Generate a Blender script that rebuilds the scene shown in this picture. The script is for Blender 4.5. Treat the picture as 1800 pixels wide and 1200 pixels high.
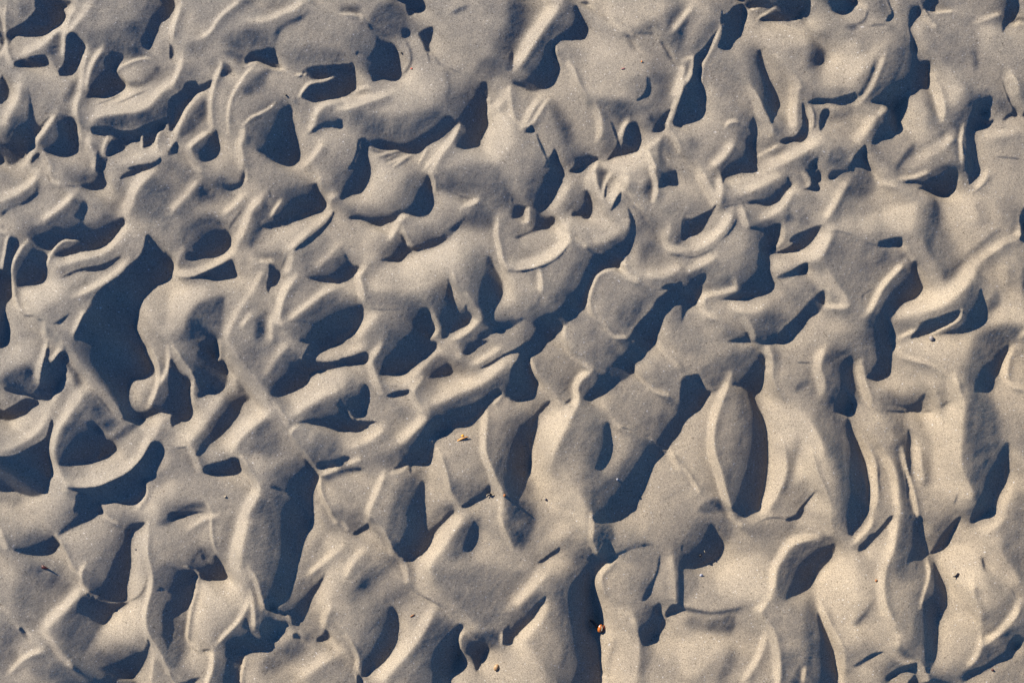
import bpy, bmesh, math, random
import numpy as np
from mathutils import Vector, Matrix

for o in list(bpy.data.objects): bpy.data.objects.remove(o, do_unlink=True)
scene = bpy.context.scene
C = scene.collection

# ---------- camera: looking straight down on the beach from eye height ----------
PX = 0.0006                                   # metres of sand per photo pixel
cam_d = bpy.data.cameras.new('camera'); cam = bpy.data.objects.new('camera', cam_d); C.objects.link(cam)
cam_d.sensor_width = 36.0; cam_d.lens = 50.0
cam.location = (0, 0, 1800*PX*50/36); cam.rotation_euler = (0, 0, 0)
cam_d.clip_start = 0.01; cam_d.clip_end = 500
scene.camera = cam

# ---------- light: low sun from the upper left, clear sky ----------
SUN_AZ = math.radians(40)   # the light runs right and down over the sand
SUN_EL = math.radians(22)
world = bpy.data.worlds.new('World'); scene.world = world; world.use_nodes = True
wn = world.node_tree
sky = wn.nodes.new('ShaderNodeTexSky'); sky.sky_type = 'NISHITA'; sky.sun_disc = False
to_sun = Vector((-math.cos(SUN_AZ)*math.cos(SUN_EL), math.sin(SUN_AZ)*math.cos(SUN_EL), math.sin(SUN_EL)))
sky.sun_elevation = SUN_EL; sky.sun_rotation = math.atan2(to_sun.x, to_sun.y)
sky.air_density = 0.9; sky.dust_density = 0.0; sky.ozone_density = 9.0
bg = wn.nodes['Background']; bg.inputs['Strength'].default_value = 0.078
wn.links.new(sky.outputs[0], bg.inputs['Color'])
sun_d = bpy.data.lights.new('sun', 'SUN'); sun = bpy.data.objects.new('sun', sun_d); C.objects.link(sun)
sun_d.energy = 5.0; sun_d.angle = math.radians(0.5); sun_d.color = (1.0, 0.90, 0.755)
sun.rotation_euler = to_sun.to_track_quat('Z', 'Y').to_euler(); sun.location = (-3, 2.5, 3)
vs = scene.view_settings
vs.view_transform = 'Standard'; vs.look = 'None'; vs.gamma = 1; vs.use_curve_mapping = False; vs.exposure = 1.5

# ---------- traced crests (b), slopes (g), hollows (s, S, d) and creases (c), per 300-pixel tile, in units of 2.5 photo pixels ----------
TRACE = """
T 0 0
s 2 27 1 24 4 20 12 17 20 12 25 7 24 2 27 0 47 0 46 2 41 4 43 8 41 14 34 20 26 24 14 24 8 23 5 26 3 31
g .7 13 5 20 3 24 6 15 9
b 3 1.5 3 4 1 14 0 22
b 3 1.6 0 28 3 37 8 46
b 8 1.5 10 38 25 32 35 24 42 18 47 10 52 2
s 9 44 10 46 16 46 26 46 32 44 32 40 30 38 22 39 12 41
d 33 35 36 26 40 22 42 23 40 33 38 41 34 38
b 3 1.6 46 14 45 22 44 32 43 38
s 48 24 52 23 56 27 59 32 56 38 53 45 49 51 42 53 40 49 43 45 45 38 46 30
b 2 1.5 33 42 38 49 40 52
s 0 53 3 57 5 62 5 67 3 71 0 73
b 9 1.4 14 56 12 68 8 80 4 92
S 20 59 22 68 24 80 27 88 33 83 36 82 32 86 27 93 22 101 17 106 15 110 15 106 12 110 5 115 1 112 0 98 6 96 10 93 16 84 20 75 21 67
d 56 45 54 52 50 58 46 66 44 72 47 73 51 69 54 64 55 55
b 5 1.6 60 33 57 45 56 60 54 72 54 84 55 97
S 70 45 74 37 75 33 80 35 86 38 83 44 80 49 83 54 86 57 85 60 80 65 74 68 66 68 60 69 60 66 63 58 67 50
b 4 1.6 72 34 66 42 62 52 60 62
g .4 75 27 80 27 86 33 93 32 101 33 104 38 102 40 95 41 88 39 83 37 80 33 74 31
S 112 0 120 0 118 10 112 16 110 22 106 32 103 35 98 30 98 27 101 20 105 10
d 110 46 113 49 110 54 104 58 99 60 92 61 89 59 91 57 99 57 103 53
b 1.5 1.5 80 50 84 46 95 42 105 41
g 1.25 60 78 70 68 88 59 100 62 112 57 120 50 120 60 105 72 80 78 66 84
b 7 1.6 120 57 112 66 105 74 95 78 85 79 76 80 70 82 66 86
c .8 66 74 75 70 84 65
c .8 80 73 92 68 104 63
g .75 66 88 80 82 100 80 115 72 120 68 120 80 112 86 100 90 85 90 70 92
s 65 90 75 89 85 92 95 92 104 88 112 85 120 82 120 86 115 88 112 92 109 98 104 102 100 104 101 97 98 95 97 98 90 100 86 105 80 108 75 110 76 104 79 98 78 96 68 95 65 94
b 2 1.5 76 96 73 104 73 108
b 2 1.6 100 95 100 104
b 2.5 1.5 113 90 110 99 111 107
S 40 82 45 80 52 84 53 95 53 105 49 109 42 110 34 108 30 105 34 98 37 92
b 5 1.6 40 79 33 90 26 99 20 108 14 115
s 27 107 24 111 20 115 22 110
b 5 1.5 63 95 62 103 66 112 64 120
s 69 106 72 110 76 112 72 118 66 120 68 113
b 4 1.3 29 106 33 115 36 120
g 1.4 80 115 95 108 105 103 118 108 105 115 90 117
s 90 119 98 116 110 114 114 111 112 116 100 120
T 1 0
b 4 1.7 6 0 4 8 2 18 1 27
b 4 1.4 50 0 42 8 34 16 29 23 20 28
g .55 52 0 62 0 50 8 40 16 33 22 28 26 27 24 36 15 44 8
d 54 0 60 0 55 3
g .6 62 6 70 2 82 1 78 5 65 8
b 6 1.4 58 16 68 15 78 10 88 6 95 0
g .7 45 30 52 24 62 20 72 22 74 30 70 35 55 35 40 35
c 2 97 10 90 14 82 18 77 23 74 29 73 34
s 73 34 74 38 75 43 77 48 71 47 66 45 60 43 56 44 53 46 52 42 54 40 57 37 60 36 66 35
d 38 37 44 36 49 38 52 39 51 46 48 45 44 42 40 40
b 2 1.5 53 47 57 45 62 44 67 47 75 49 80 49
s 38 44 44 50 39 54 36 55 37 49
b 3 1.6 36 45 34 52 31 60 29 68 28 76 28 84 29 89
s 0 31 2 35 1 40 0 42
g .6 14 31 25 29 28 34 22 40 12 38
b 5 1.5 8 40 7 48 3 56 0 62
g .6 10 50 18 45 20 52 15 58
s 0 72 8 64 11 59 18 57 20 60 26 58 30 56 28 61 22 65 16 70 10 77 4 87 0 92
b 4 1.5 25 62 17 69 11 77 7 86 3 96 0 103
d 18 75 24 69 26 72 26 80 20 88 14 94 8 97 6 96 9 88
s 4 100 5 104 4 108 0 110 0 107
b 4 1.7 27 92 20 98 14 104 15 110 18 116 21 120
S 32 91 33 96 34 104 32 110 27 113 22 114 19 109 18 106 21 101 27 95
d 70 48 72 47 69 54 67 60 63 65 58 68 53 68 52 63 57 57 63 51
b 2.5 1.4 60 46 53 54 48 62 44 70 42 78 41 86 41 94
b 1.5 1.5 53 89 58 84 64 81 70 77 74 73
b 5 1.6 52 90 52 97 49 102 50 110 50 118
S 76 73 80 73 85 74 86 84 87 92 89 100 90 107 88 112 83 116 76 115 70 112 66 109 62 107 60 103 60 95 62 88 67 82 71 78
s 94 49 100 47 110 46 120 46 120 53 112 54 103 56 98 55 96 53 90 55 88 54 92 53
b 1.5 1.6 88 53 93 53 96 52
b 6 1.6 120 70 110 73 104 79 100 88 96 94
s 92 68 97 61 105 58 113 55 120 52 120 66 110 70 102 72 96 71
b 2 1.7 113 55 105 57 97 60 93 65 91 68
S 120 84 110 84 104 87 99 92 95 95 100 94 106 91 114 90 120 91
b 5 1.4 108 100 103 107 97 113 90 118
d 87 70 91 70 89 76 86 74
T 2 0
d 0 4 8 4 13 5 13 10 8 10 0 9
b 2 1.4 0 10 12 11 15 14
g .45 20 10 28 4 36 2 45 3 46 15 48 22 42 24 36 24 28 22 20 16
S 19 16 23 22 28 26 34 28 38 32 40 38 41 46 41 52 36 55 28 54 22 57 20 53 18 50 17 42 13 38 10 40 10 37 13 30 16 25
s 45 0 58 0 52 5 48 9 46 8
d 32 4 36 0 38 0 35 6
s 43 18 48 20 46 24 42 25
s 0 46 5 45 8 44 9 50 9 61 4 65 0 66
b 2 1.5 9 63 16 61 20 62
c 1.6 43 26 47 31 49 38 48 44 44 49 41 52
b 4 1.5 0 70 10 70 20 68
b 5 1.7 0 77 10 75 20 71 28 68 35 65
g 1.15 30 62 42 55 52 40 60 42 70 50 74 65 70 78 60 85 45 92 30 88
g .7 0 80 20 80 35 92 25 96 10 92
S 98 55 102 57 103 62 103 70 102 78 103 85 101 90 98 96 97 101 93 103 86 105 80 103 80 97 83 90 83 87 79 88 74 93 68 98 62 101 58 104 54 107 48 108 42 106 36 105 28 105 20 103 18 98 22 95 32 97 40 98 48 96 56 92 64 87 70 80 75 77 78 74 82 68 88 65 92 60
s 12 99 17 97 19 102 19 110 20 120 5 120 8 114 11 106
b 4 1.5 83 88 79 96 74 104 68 112 64 120
b 1 1.5 32 112 40 107
b 1 1.5 36 118 47 109
b 1 1.5 54 115 60 104
c .8 30 114 40 109
c .8 40 118 49 110
s 53 22 58 18 64 17 63 24 61 30 62 34 59 35 56 28 54 24
c 1 60 35 62 43
c 1 76 10 83 6 88 4 91 4
c .8 62 35 70 44 78 48 85 51
d 73 50 75 50 77 60 76 68 73 70 75 60
g .6 95 45 108 43 115 50 105 55 97 52
S 117 37 120 34 120 49 116 49 114 44
g 1.25 104 70 118 62 120 100 105 115 100 100
b 4 1.5 118 62 112 70 106 75
b 3 1.4 104 80 103 65
g .6 105 68 112 63 110 70
T 3 0
g .5 0 0 8 0 8 20 6 35 2 42 0 40
b 7 1.4 32 0 24 8 18 18 11 28 5 40 0 48
S 42 4 46 3 48 8 51 13 54 18 53 23 51 26 44 27 36 28 31 31 30 34 31 40 34 46 32 53 28 59 20 62 13 63 7 60 2 59 0 56 4 52 10 47 17 39 24 30 32 23 38 15
s 47 0 56 0 52 2
g .75 33 34 40 30 48 34 46 42 38 42
b 2.5 1.6 31 32 31 38 35 44
g 1.15 60 30 85 28 92 45 94 60 85 70 60 70 50 60
b 3 1.7 40 44 43 50 45 57 48 64 52 70
g .7 84 60 92 54 94 62 88 68
s 94 55 97 57 98 63 96 68 90 71 87 71 91 68 94 62
c 1 78 20 81 26 85 32 87 35
g 1.2 65 0 100 0 108 10 95 17 82 20 70 14
g .5 88 22 96 18 104 20 100 25 92 25
c 1 86 24 100 25
b 3 1.4 100 22 107 32 114 42
c 1.2 103 28 108 37 113 44
g .4 108 14 115 6 120 4 120 35 114 34 109 25
d 114 10 117 8 116 16 114 14
g .75 95 50 105 45 112 55 105 75 95 72
g .65 55 71 85 72 80 82 72 84 62 78
b 4 1.4 58 75 61 82 62 92 60 98
g .6 63 80 70 88 74 100 68 110 60 110 66 95
s 69 85 72 88 75 97 77 102 79 93 81 88 86 85 89 87 91 94 91 100 88 106 80 108 73 110 67 112 70 108 74 101 72 94
b 3 1.4 82 84 78 90 76 97
S 100 85 106 79 112 76 110 84 107 91 100 93 98 91
b 6 1.4 120 45 118 56 113 70
s 120 64 117 72 115 80 113 86 116 89 120 87
b 2.5 1.6 120 58 116 70 112 80 109 90 115 98 118 106
g .5 27 70 33 76 36 84 40 92 42 100 38 104 33 95 30 84
b 4 1.6 20 68 14 76 10 84 7 90
s 10 92 14 88 14 93 8 94
s 17 94 20 99 23 105 25 111 28 108 30 105 33 112 36 120 22 120 24 113 20 104
S 42 110 50 107 57 108 62 111 56 114 50 119 40 120 44 115
b 2 1.6 61 112 58 118 55 120
g 1.25 62 113 80 109 95 104 97 118 70 120
b 3 1.6 95 106 97 113 100 120
d 104 100 108 95 106 105 108 115 105 120 102 112
g .55 108 96 114 100 117 108 112 112 106 105
b 4 1.3 105 96 96 103 88 108
T 4 0
g 1.2 0 0 24 0 12 22 5 36 0 40
g .5 0 8 4 10 3 18 0 22
g .7 14 22 26 12 26 20 18 28 8 36 10 28
s 27 8 28 8 28 11 32 9 36 4 41 2 44 2 45 10 44 16 41 24 36 30 32 35 24 35 26 28 27 21 26 17
b 3 1.4 0 44 6 42 6 50 1 60
s 26 18 24 23 22 28 20 34 15 42 13 50 13 56 15 62 16 68 16 78 13 83 6 86 0 86 0 65 3 60 6 54 7 45 8 40 14 35 19 28 23 23
g .65 22 38 27 36 24 48 20 58 17 52
b 2 1.6 26 20 23 27 19 36 15 43 13 50 13 57 15 62
S 45 0 64 0 88 0 86 6 84 10 78 13 70 13 62 13 57 13 55 12 60 8 66 5 64 4 55 4 48 4
b 1.2 1.5 66 5 60 8 55 11 53 14
b 2 1.4 47 10 49 5 55 4
S 97 0 120 0 117 6 113 11 108 11 104 9 101 6
b 3 1.3 90 0 87 8 80 14
g 1.2 58 16 90 12 100 20 92 30 70 35 58 30
d 113 20 120 18 120 22 114 22
g .6 96 22 103 24 102 34 95 36 96 46 88 52 87 46
d 94 34 97 30 101 33 102 39 98 44 92 46 92 40
g 1.4 104 40 120 30 120 62 100 62 98 52
S 50 39 52 35 55 34 57 39 59 47 62 55 66 62 69 70 69 74 66 80 64 84 62 88 60 84 56 77 54 70 52 62 51 52 50 45
b 4 1.6 59 38 66 44 72 50 78 56 82 62
g .65 70 48 74 54 74 64 71 66 69 56
b 6 1.5 78 58 79 68 78 80 78 92
b 4 1.6 46 62 51 70 55 80 60 88 62 95
g .7 64 85 70 78 74 80 72 92 66 96
S 47 84 50 82 52 87 53 94 52 97 51 102 53 108 53 116 51 120 28 120 33 112 38 104 43 97 47 94 45 90 42 92 44 87
s 84 72 86 74 87 80 89 84 89 92 86 98 83 100 78 99 72 101 68 100 72 97 78 96 82 92 84 86 84 78
s 88 72 95 69 105 69 115 67 120 66 120 70 112 74 105 72 96 72 90 73
b 3 1.4 89 75 91 84 90 91
c 1 91 74 93 80 93 88 91 92
s 97 80 101 76 104 78 102 83 98 92 96 90
g .5 104 80 112 74 120 73 120 80 110 84 103 86
g .55 53 98 62 96 70 101 60 106 53 104
b 2 1.3 53 110 60 106 68 102
d 62 108 68 104 74 102 70 107 64 110
b 8 1.5 96 98 84 106 70 113 58 119
b 6 1.5 35 100 28 110 20 118
g .65 0 100 10 95 12 108 4 115
b 2 1.6 30 89 33 86 38 86
S 86 117 90 113 95 110 94 115 92 120 86 120
d 103 106 112 104 116 112 118 120 102 116
s 115 118 120 112 120 120
T 5 0
b 4 1.3 0 6 5 5 8 8
c 1.5 9 8 8 13 5 17 0 19
g .7 18 10 21 3 25 6 24 12
s 22 0 25 2 26 6 28 9 27 13 24 16 21 16 20 19 23 13 26 10 24 5
c 1 10 20 16 19 22 19
g .5 60 0 70 0 68 7 60 8
S 48 0 60 0 58 6 61 8 54 8 52 8 54 13 58 20 53 13 50 9 47 4
b 3 1.5 48 6 52 13 57 20
b 2 1.4 57 9 70 8
S 37 6 44 4 48 8 44 14 40 20 41 24 43 28 44 34 44 40 47 42 54 43 55 52 55 58 52 62 48 61 44 65 38 68 34 72 30 77 32 80 33 86 32 92 28 96 20 99 15 102 12 99 15 90 20 82 24 76 20 73 12 73 11 71 18 64 26 58 31 54 34 46 37 38 39 30 38 20
g 1.4 0 46 20 30 26 28 14 40 12 46 0 54
c 1.8 13 45 11 52 8 60 5 66 0 70
g .75 22 38 34 34 32 48 24 56 18 58 20 48
b 3 1.4 20 40 16 50 12 60 8 67 2 74
g 1.35 56 42 66 50 75 62 80 64 70 75 66 88 60 80 58 62
b 4 1.6 56 46 57 55 60 62 62 75 62 85
g .5 51 62 56 64 58 76 60 88 54 85 51 72
g 1.2 86 16 104 10 102 22 92 30 86 26
S 104 4 108 0 116 0 117 8 115 13 112 15 108 19 104 24 104 16 106 10
b 3 1.4 104 9 94 13 86 16
c 1.5 114 15 120 11
d 83 36 87 35 89 44 86 50 84 44
b 4 1.6 109 52 112 60 114 66
s 105 55 107 60 110 67 113 73 117 77 117 81 113 81 109 84 106 84 110 80 114 77 110 70 107 63
g .55 97 68 108 70 114 76 108 82 100 80
S 86 68 90 66 97 67 99 71 97 77 93 79 92 81 97 84 100 83 100 85 95 88 90 89 87 93 87 100 88 106 89 114 89 120 77 120 76 112 75 104 76 94 79 86 81 78 83 72
d 78 76 77 83 72 90 66 94 60 98 59 95 66 91 72 85 75 80
b 6 1.4 70 95 60 104 48 110
b 2 1.5 78 88 75 100 75 115
g 1.3 44 112 60 104 70 106 66 114 56 120 40 120
g .8 12 100 30 96 40 95 30 110 18 118
d 43 100 45 104 42 109 37 114 33 119 30 118 33 112 38 105
b 8 1.4 14 80 8 92 0 102
s 0 112 5 105 9 102 9 108 11 114 14 119 8 117 0 118
b 4 1.4 22 76 16 82
g 1.2 33 78 42 74 50 90 52 98 44 98 38 86
d 58 120 64 116 70 117 72 120
b 8 1.3 92 95 100 94 115 92
c .8 100 110 120 112
d 118 60 120 60 120 72 118 70
b 2 1.4 120 14 114 18
T 0 1
b 8 1.6 24 2 20 10 12 16 4 20 0 23
g .6 25 2 28 6 27 14 24 16
S 27 14 27 17 24 20 19 24 13 26 8 29 4 32 1 33 4 29 10 27 16 23 22 18 25 13 26 6 27 8
b 3 1.5 33 0 36 6 42 10
c 1 32 2 35 8
c 1 46 11 54 11
g .7 45 0 64 0 60 8 50 10
S 64 2 70 0 72 5 73 8 70 12 62 13 56 11 57 8 62 6
b 6 1.7 53 16 46 24 38 31 30 37
S 57 21 61 22 62 26 60 32 59 37 64 38 70 36 78 34 84 32 87 35 85 40 80 45 76 51 72 54 64 56 55 58 46 60 40 61 38 58 43 54 54 50 52 48 46 49 40 52 36 56 30 55 24 50 21 45 27 42 36 39 46 34 53 28
b 2 1.5 54 49 46 49 40 53 36 59 34 66
b 8 1.5 88 34 86 42 80 50 70 57 55 61 42 66
b 8 1.8 108 0 102 6 96 14 92 22 86 30
s 84 6 90 1 102 0 94 3
g .6 82 6 92 4 88 16 80 28 72 32 78 20
g .75 96 22 108 6 120 4 120 40 110 40 102 36
g 1.2 90 32 98 36 102 44 100 56 92 58 84 54
b 6 1.4 64 98 60 106 55 116
b 5 1.6 90 62 84 70 76 77 66 83 56 88
s 103 45 107 49 112 55 119 61 119 72 115 77 107 81 101 88 98 95 95 103 93 110 95 120 57 120 60 108 65 97 70 87 77 80 86 73 91 66 98 60 101 54
s 86 59 80 65 73 70 65 71 57 71 50 74 43 76 52 71 62 68 72 66 80 62
g .75 56 78 66 74 60 82 52 86
s 53 100 50 104 46 108 41 108 44 106 49 103
c 1 17 102 26 102
c 1 28 105 36 105
s 0 36 1 40 1 48 0 51
s 10 47 15 49 14 56 10 64 8 71 6 78 6 86 4 91 3 96 4 104 5 112 4 120 0 120 0 73 3 70 5 64 7 55
g 1.3 14 84 26 82 34 76 50 84 36 98 20 100
S 21 51 26 54 31 57 34 60 33 64 33 72 30 78 24 80 17 81 12 82 10 78 12 70 16 61
b 2.5 1.8 21 50 16 57 11 66 8 76 8 86 11 94 14 98
b 3 1.6 9 46 7 54 5 62 2 68
b 4 1.4 34 107 32 116
b 3 1.4 0 36 2 42 8 44
T 1 1
S 52 0 52 5 50 10 45 13 38 13 36 10 42 9 47 8 49 3
b 2 1.4 54 0 53 8
g .6 22 10 36 6 44 14 34 20 24 22 16 18
b 6 1.3 20 6 10 18 0 30
b 5 1.4 52 16 44 24 36 30
c 1.2 51 26 46 33 42 38 39 43
b 6 1.6 66 18 58 26 54 34 50 44 46 48 40 56
d 68 16 64 26 59 38 56 46 54 52 58 54 64 44 66 38 63 37 66 34 70 32
g 1.2 80 14 95 2 104 0 100 8
S 80 18 88 15 96 10 102 8 104 14 108 20 109 23 106 27 98 30 90 34 82 38 74 40 68 41 64 38 70 34 74 30 78 25
b 2 1.6 78 21 74 27 71 33
c 1 70 15 71 20
b 4 1.3 104 4 105 12
S 119 8 120 6 120 20 118 18
b 4 1.5 116 17 111 20 110 25
g 1.2 64 50 80 40 100 32 112 26 110 34 92 50 82 57 66 56
b 5 1.5 112 28 104 36 96 44 88 52 82 57
s 114 28 114 32 110 38 104 46 98 52 92 56 88 57 94 51 102 44 109 37
g .6 92 58 104 50 112 44 108 56 100 66 94 66
b 5 1.3 120 50 112 60 102 70
S 120 62 114 68 106 72 96 75 104 78 114 79 120 78
g .5 16 36 30 30 40 38 20 42 10 50
S 18 40 24 38 32 39 38 41 41 46 40 52 36 57 30 60 22 61 14 63 10 62 10 56 14 55 11 50 14 45
b 5 1.7 8 56 4 60 2 67 6 72 16 72 28 67 36 62 44 56
s 42 62 44 68 45 74 38 76 30 77 24 75 16 76 8 76 18 74 28 69 36 65
g 1.2 44 46 52 50 58 60 66 64 52 72 46 64
g .55 48 64 54 60 52 68 48 74
g .6 62 60 72 57 80 58 78 66 74 70 68 64
b 6 1.3 66 68 60 78 54 88 48 98 42 110 38 120
s 70 65 74 69 77 71 76 76 74 80 70 82 69 86 67 82 69 74
b 3 1.3 72 64 62 64
g 1.2 80 62 88 58 94 70 94 76 82 74
c 1 83 58 80 64 77 70
b 4 1.4 86 59 84 68 80 72
g .7 90 76 98 77 88 86 82 94 84 84
b 5 1.8 88 75 82 82 78 92 76 104 79 108
b 5 1.5 120 80 108 86 100 92 90 100 82 106
S 93 105 100 102 110 98 120 95 120 120 92 120 94 112 98 108 92 106 84 107 78 109 86 106
g 1.3 0 84 20 82 26 86 14 98 8 108 0 112
d 20 94 28 90 38 88 38 100 36 112 32 120 8 120 10 112 14 102
d 62 102 68 98 69 108 68 118 60 120 60 110
b 5 1.3 72 100 71 112 71 120
b 4 1.3 58 100 50 110
T 2 1
S 6 0 20 0 19 6 17 10 13 15 7 17 2 20 0 20 0 6
g 1.15 24 0 56 0 50 8 46 20 40 26 10 26 14 18
S 59 3 61 3 63 7 64 14 65 22 63 28 60 32 56 33 50 32 46 31 43 30 39 33 37 35 30 37 26 39 20 37 16 35 10 34 5 34 5 32 10 30 20 30 30 30 38 28 43 25 46 18 49 11 55 7
b 3 1.5 62 0 65 8 66 14
c 1 67 8 67 14
g .6 70 9 90 9 98 12 92 18 80 18 70 14
c .8 76 14 84 18 92 20
g .55 106 12 118 6 120 10 120 24 112 16
b 4 1.4 96 21 88 25
g .4 86 31 98 24 108 32 106 40 96 42 86 40 80 38
S 88 32 84 38 78 45 72 50 64 54 56 56 48 57 44 61 40 64 34 64 28 63 32 60 36 54 40 48 42 44 46 50 50 54 54 50 58 47 66 45 74 40 82 35
g 1.2 16 42 38 36 42 40 36 50 26 62 16 64 13 54
b 4 1.6 46 32 41 34 38 40 34 48
b 3 1.3 43 40 46 48 49 53
S 0 64 3 58 5 62 9 66 13 67 10 72 6 76 0 78
g .8 20 64 30 64 20 80 17 86
b 4 1.7 17 68 12 74 14 82 16 90
g 1.25 24 70 60 56 80 50 84 62 76 72 66 84 40 86 22 84
g .7 18 88 34 86 50 90 48 96 20 97
c .8 18 97 32 98 44 97
S 0 95 8 94 14 93 16 97 15 104 12 110 6 116 0 119
b 8 1.4 26 100 18 108 10 118
g 1.1 80 62 94 64 90 86 82 80
b 3 1.4 78 72 81 82 84 90
S 75 76 77 79 79 88 81 95 83 100 88 94 89 98 92 102 88 108 80 112 73 117 70 118 70 110 68 105 66 98 67 93 70 87 74 82
g 1.2 81 82 88 88 87 93 83 101 81 90
S 52 96 60 96 63 100 66 108 68 112 62 116 60 120 34 120 38 112 44 106 50 100
b 4 1.5 63 99 66 106 67 112 63 117
S 97 63 102 59 106 62 108 68 112 75 114 82 112 90 109 96 107 100 107 104 120 102 120 110 110 113 100 118 92 120 97 112 104 110 100 105 99 100 95 95 92 88 91 82 93 74 95 67
b 4 1.6 88 88 92 96 97 103 94 107 88 113 78 119
b 3 1.5 110 34 109 44 111 54 113 64 116 70
c 1 117 71 120 70
g 1.2 113 72 120 74 120 90 112 98 110 102 114 90 115 80
S 119 18 120 20 120 32 118 28
T 3 1
b 8 1.3 40 8 34 18 26 28
S 20 0 36 0 36 5 33 12 30 18 26 24 20 30 26 31 30 32 30 36 25 40 18 42 10 45 4 48 2 46 10 43 14 40 14 34 13 27 10 26 8 30 4 33 0 33 0 23 4 22 8 24 12 22 14 16 17 8
b 3 1.5 11 25 11 34 8 36
S 52 13 55 16 57 22 57 28 54 33 50 33 48 31 42 32 42 29 46 22 48 16
b 4 1.6 55 2 54 8 57 16 62 22 65 28
b 3 1.6 58 0 59 10 63 20
d 60 0 68 0 65 8 64 18 61 14
b 8 1.6 79 2 78 10 72 18 68 25
s 70 4 67 10 66 18 65 19 65 12
b 2 1.6 71 0 67 6 65 12 64 19
s 77 15 76 20 73 25 69 29 71 24 74 18
d 92 10 98 6 100 14 97 22 94 20 90 16
S 102 0 115 0 117 6 117 10 110 11 102 13 102 8
b 2.5 1.8 97 0 100 6 101 14 99 22
b 3 1.3 82 16 88 22 92 28
c 1.5 82 24 88 28 94 35
g .55 88 30 100 34 104 46 98 60 92 62 88 50 87 40
g 1.2 44 34 60 32 80 30 78 44 56 52 46 46
b 8 1.5 80 30 80 38 74 44 64 50 54 53
S 81 26 84 30 87 38 86 48 84 55 80 60 78 64 76 68 70 68 64 70 60 75 57 80 55 88 52 94 46 101 40 106 37 111 30 115 26 120 8 120 11 112 12 107 8 105 4 108 0 110 0 105 8 102 14 98 18 96 26 95 32 92 34 86 42 80 46 72 50 64 53 55 60 54 70 51 76 47 80 42 82 36
b 8 1.7 40 36 36 42 38 50 30 58 20 64 8 68 0 66
b 2 1.4 44 48 52 54
s 41 51 38 56 33 62 27 66 20 69 8 72 0 72 0 71 8 70 18 68 28 64 34 59 38 54
b 3 1.5 19 71 20 78 20 85
c 1.4 20 87 18 94 14 99 11 103
g .65 42 66 48 64 44 76 36 84 34 80
g 1.1 57 80 72 70 96 82 84 92 70 106 58 98
g .65 80 92 92 84 86 96 78 106 72 104
b 4 1.6 79 62 78 68 82 74 88 78
b 2 1.5 72 69 62 72 58 78 55 86 54 94 57 102 64 107 68 113 72 117
g .65 90 52 104 52 106 62 96 68 90 62
b 4 1.4 110 40 108 48 112 55 120 56
d 116 44 120 40 120 50 114 53
c 1 110 59 120 60
b 8 1.3 92 72 106 73 120 66
s 104 83 108 80 116 79 120 78 120 90 114 95 109 100 106 108 103 115 101 120 82 120 85 112 90 106 97 98 102 90 107 86 109 84
c 1 98 84 106 84
b 2 1.4 72 117 80 117
b 2 1.4 37 108 36 118
g .8 112 98 120 96 120 110 110 108
T 4 1
b 6 1.6 12 0 16 10 22 20 24 26
S 27 0 46 0 38 2 32 4 28 9 27 5
b 5 1.5 26 4 26 12 24 22
g 1.2 30 8 50 2 72 0 66 10 48 18 30 20
b 6 1.5 70 2 60 8 50 12 42 16
S 73 4 76 8 77 10 74 14 69 20 63 24 58 25 52 24 46 24 44 22 50 20 58 18 64 12 70 7
g .6 28 22 44 20 42 24 30 26
c 1 26 27 34 25 44 23
s 23 24 22 28 18 34 15 40 12 44 6 46 0 49 0 34 6 34 14 30 20 27
s 85 0 89 4 90 10 88 12 84 13 88 14 94 14 97 11 95 8 98 6 96 0 93 1
b 2 1.4 84 2 88 8 87 12
S 104 0 118 0 112 2 107 5 103 6
g .65 84 16 96 18 92 32 84 40 78 34 78 24
b 6 1.4 79 12 74 18 68 26 60 32 50 36
d 80 14 78 20 75 28 78 34 74 37 70 35 72 28 76 20
b 4 1.5 40 26 42 34 44 40
g .75 112 16 120 10 120 30 104 34
b 6 1.4 116 6 110 16 104 26 98 36
g 1.1 110 34 120 30 120 44 104 42
b 6 1.5 34 28 30 36 24 44 14 52 4 56
s 37 34 36 39 32 45 26 50 22 54 28 47 33 41
c 1 22 54 16 58 8 61 0 61
b 6 1.5 22 60 12 66 2 72
S 45 41 52 38 60 37 68 37 69 42 68 48 66 52 62 57 61 62 61 68 62 74 65 79 63 84 58 87 50 89 42 91 34 91 26 91 32 88 38 85 39 80 37 78 40 72 45 66 48 58 51 50 56 44 50 42
b 3 1.3 70 40 70 48 65 54
s 97 38 96 42 92 48 86 54 78 57 70 58 64 58 72 55 78 51 75 50 77 46 86 42
g 1.2 64 62 80 60 90 62 70 72 64 70
b 9 1.5 102 42 98 52 92 60 80 62 68 66
s 85 65 88 66 85 71 78 74 71 76 66 76 68 73 76 70
d 106 44 110 43 104 54 100 62 98 60 102 52
c 1 104 43 112 44 118 46
g .8 66 78 84 74 96 84 80 90 68 84
b 5 1.4 88 70 94 76 100 84 101 92
b 5 1.3 100 72 106 82 112 90 112 96
b 3 1.5 101 95 108 96 115 95
g .6 100 98 116 98 118 102 102 104
s 98 84 100 88 100 94 96 100 90 104 86 110 80 116 74 120 66 120 70 112 76 106 82 100 88 92 94 87
g .6 54 104 64 98 72 102 70 112 66 120 50 118 48 110
d 50 112 64 114 68 112 66 120 48 120
g .65 14 80 30 74 38 76 34 83 20 85
S 0 77 8 73 16 72 15 80 14 86 12 90 8 94 4 98 1 104 0 106
c 1.5 16 85 26 84 34 83
b 4 1.5 36 78 36 83 26 86 16 88 14 94 17 100 24 104
b 8 1.3 30 94 46 98 58 94
S 34 118 40 115 45 113 48 118 48 120 32 120
b 3 1.4 42 104 47 110 50 118
T 5 1
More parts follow.
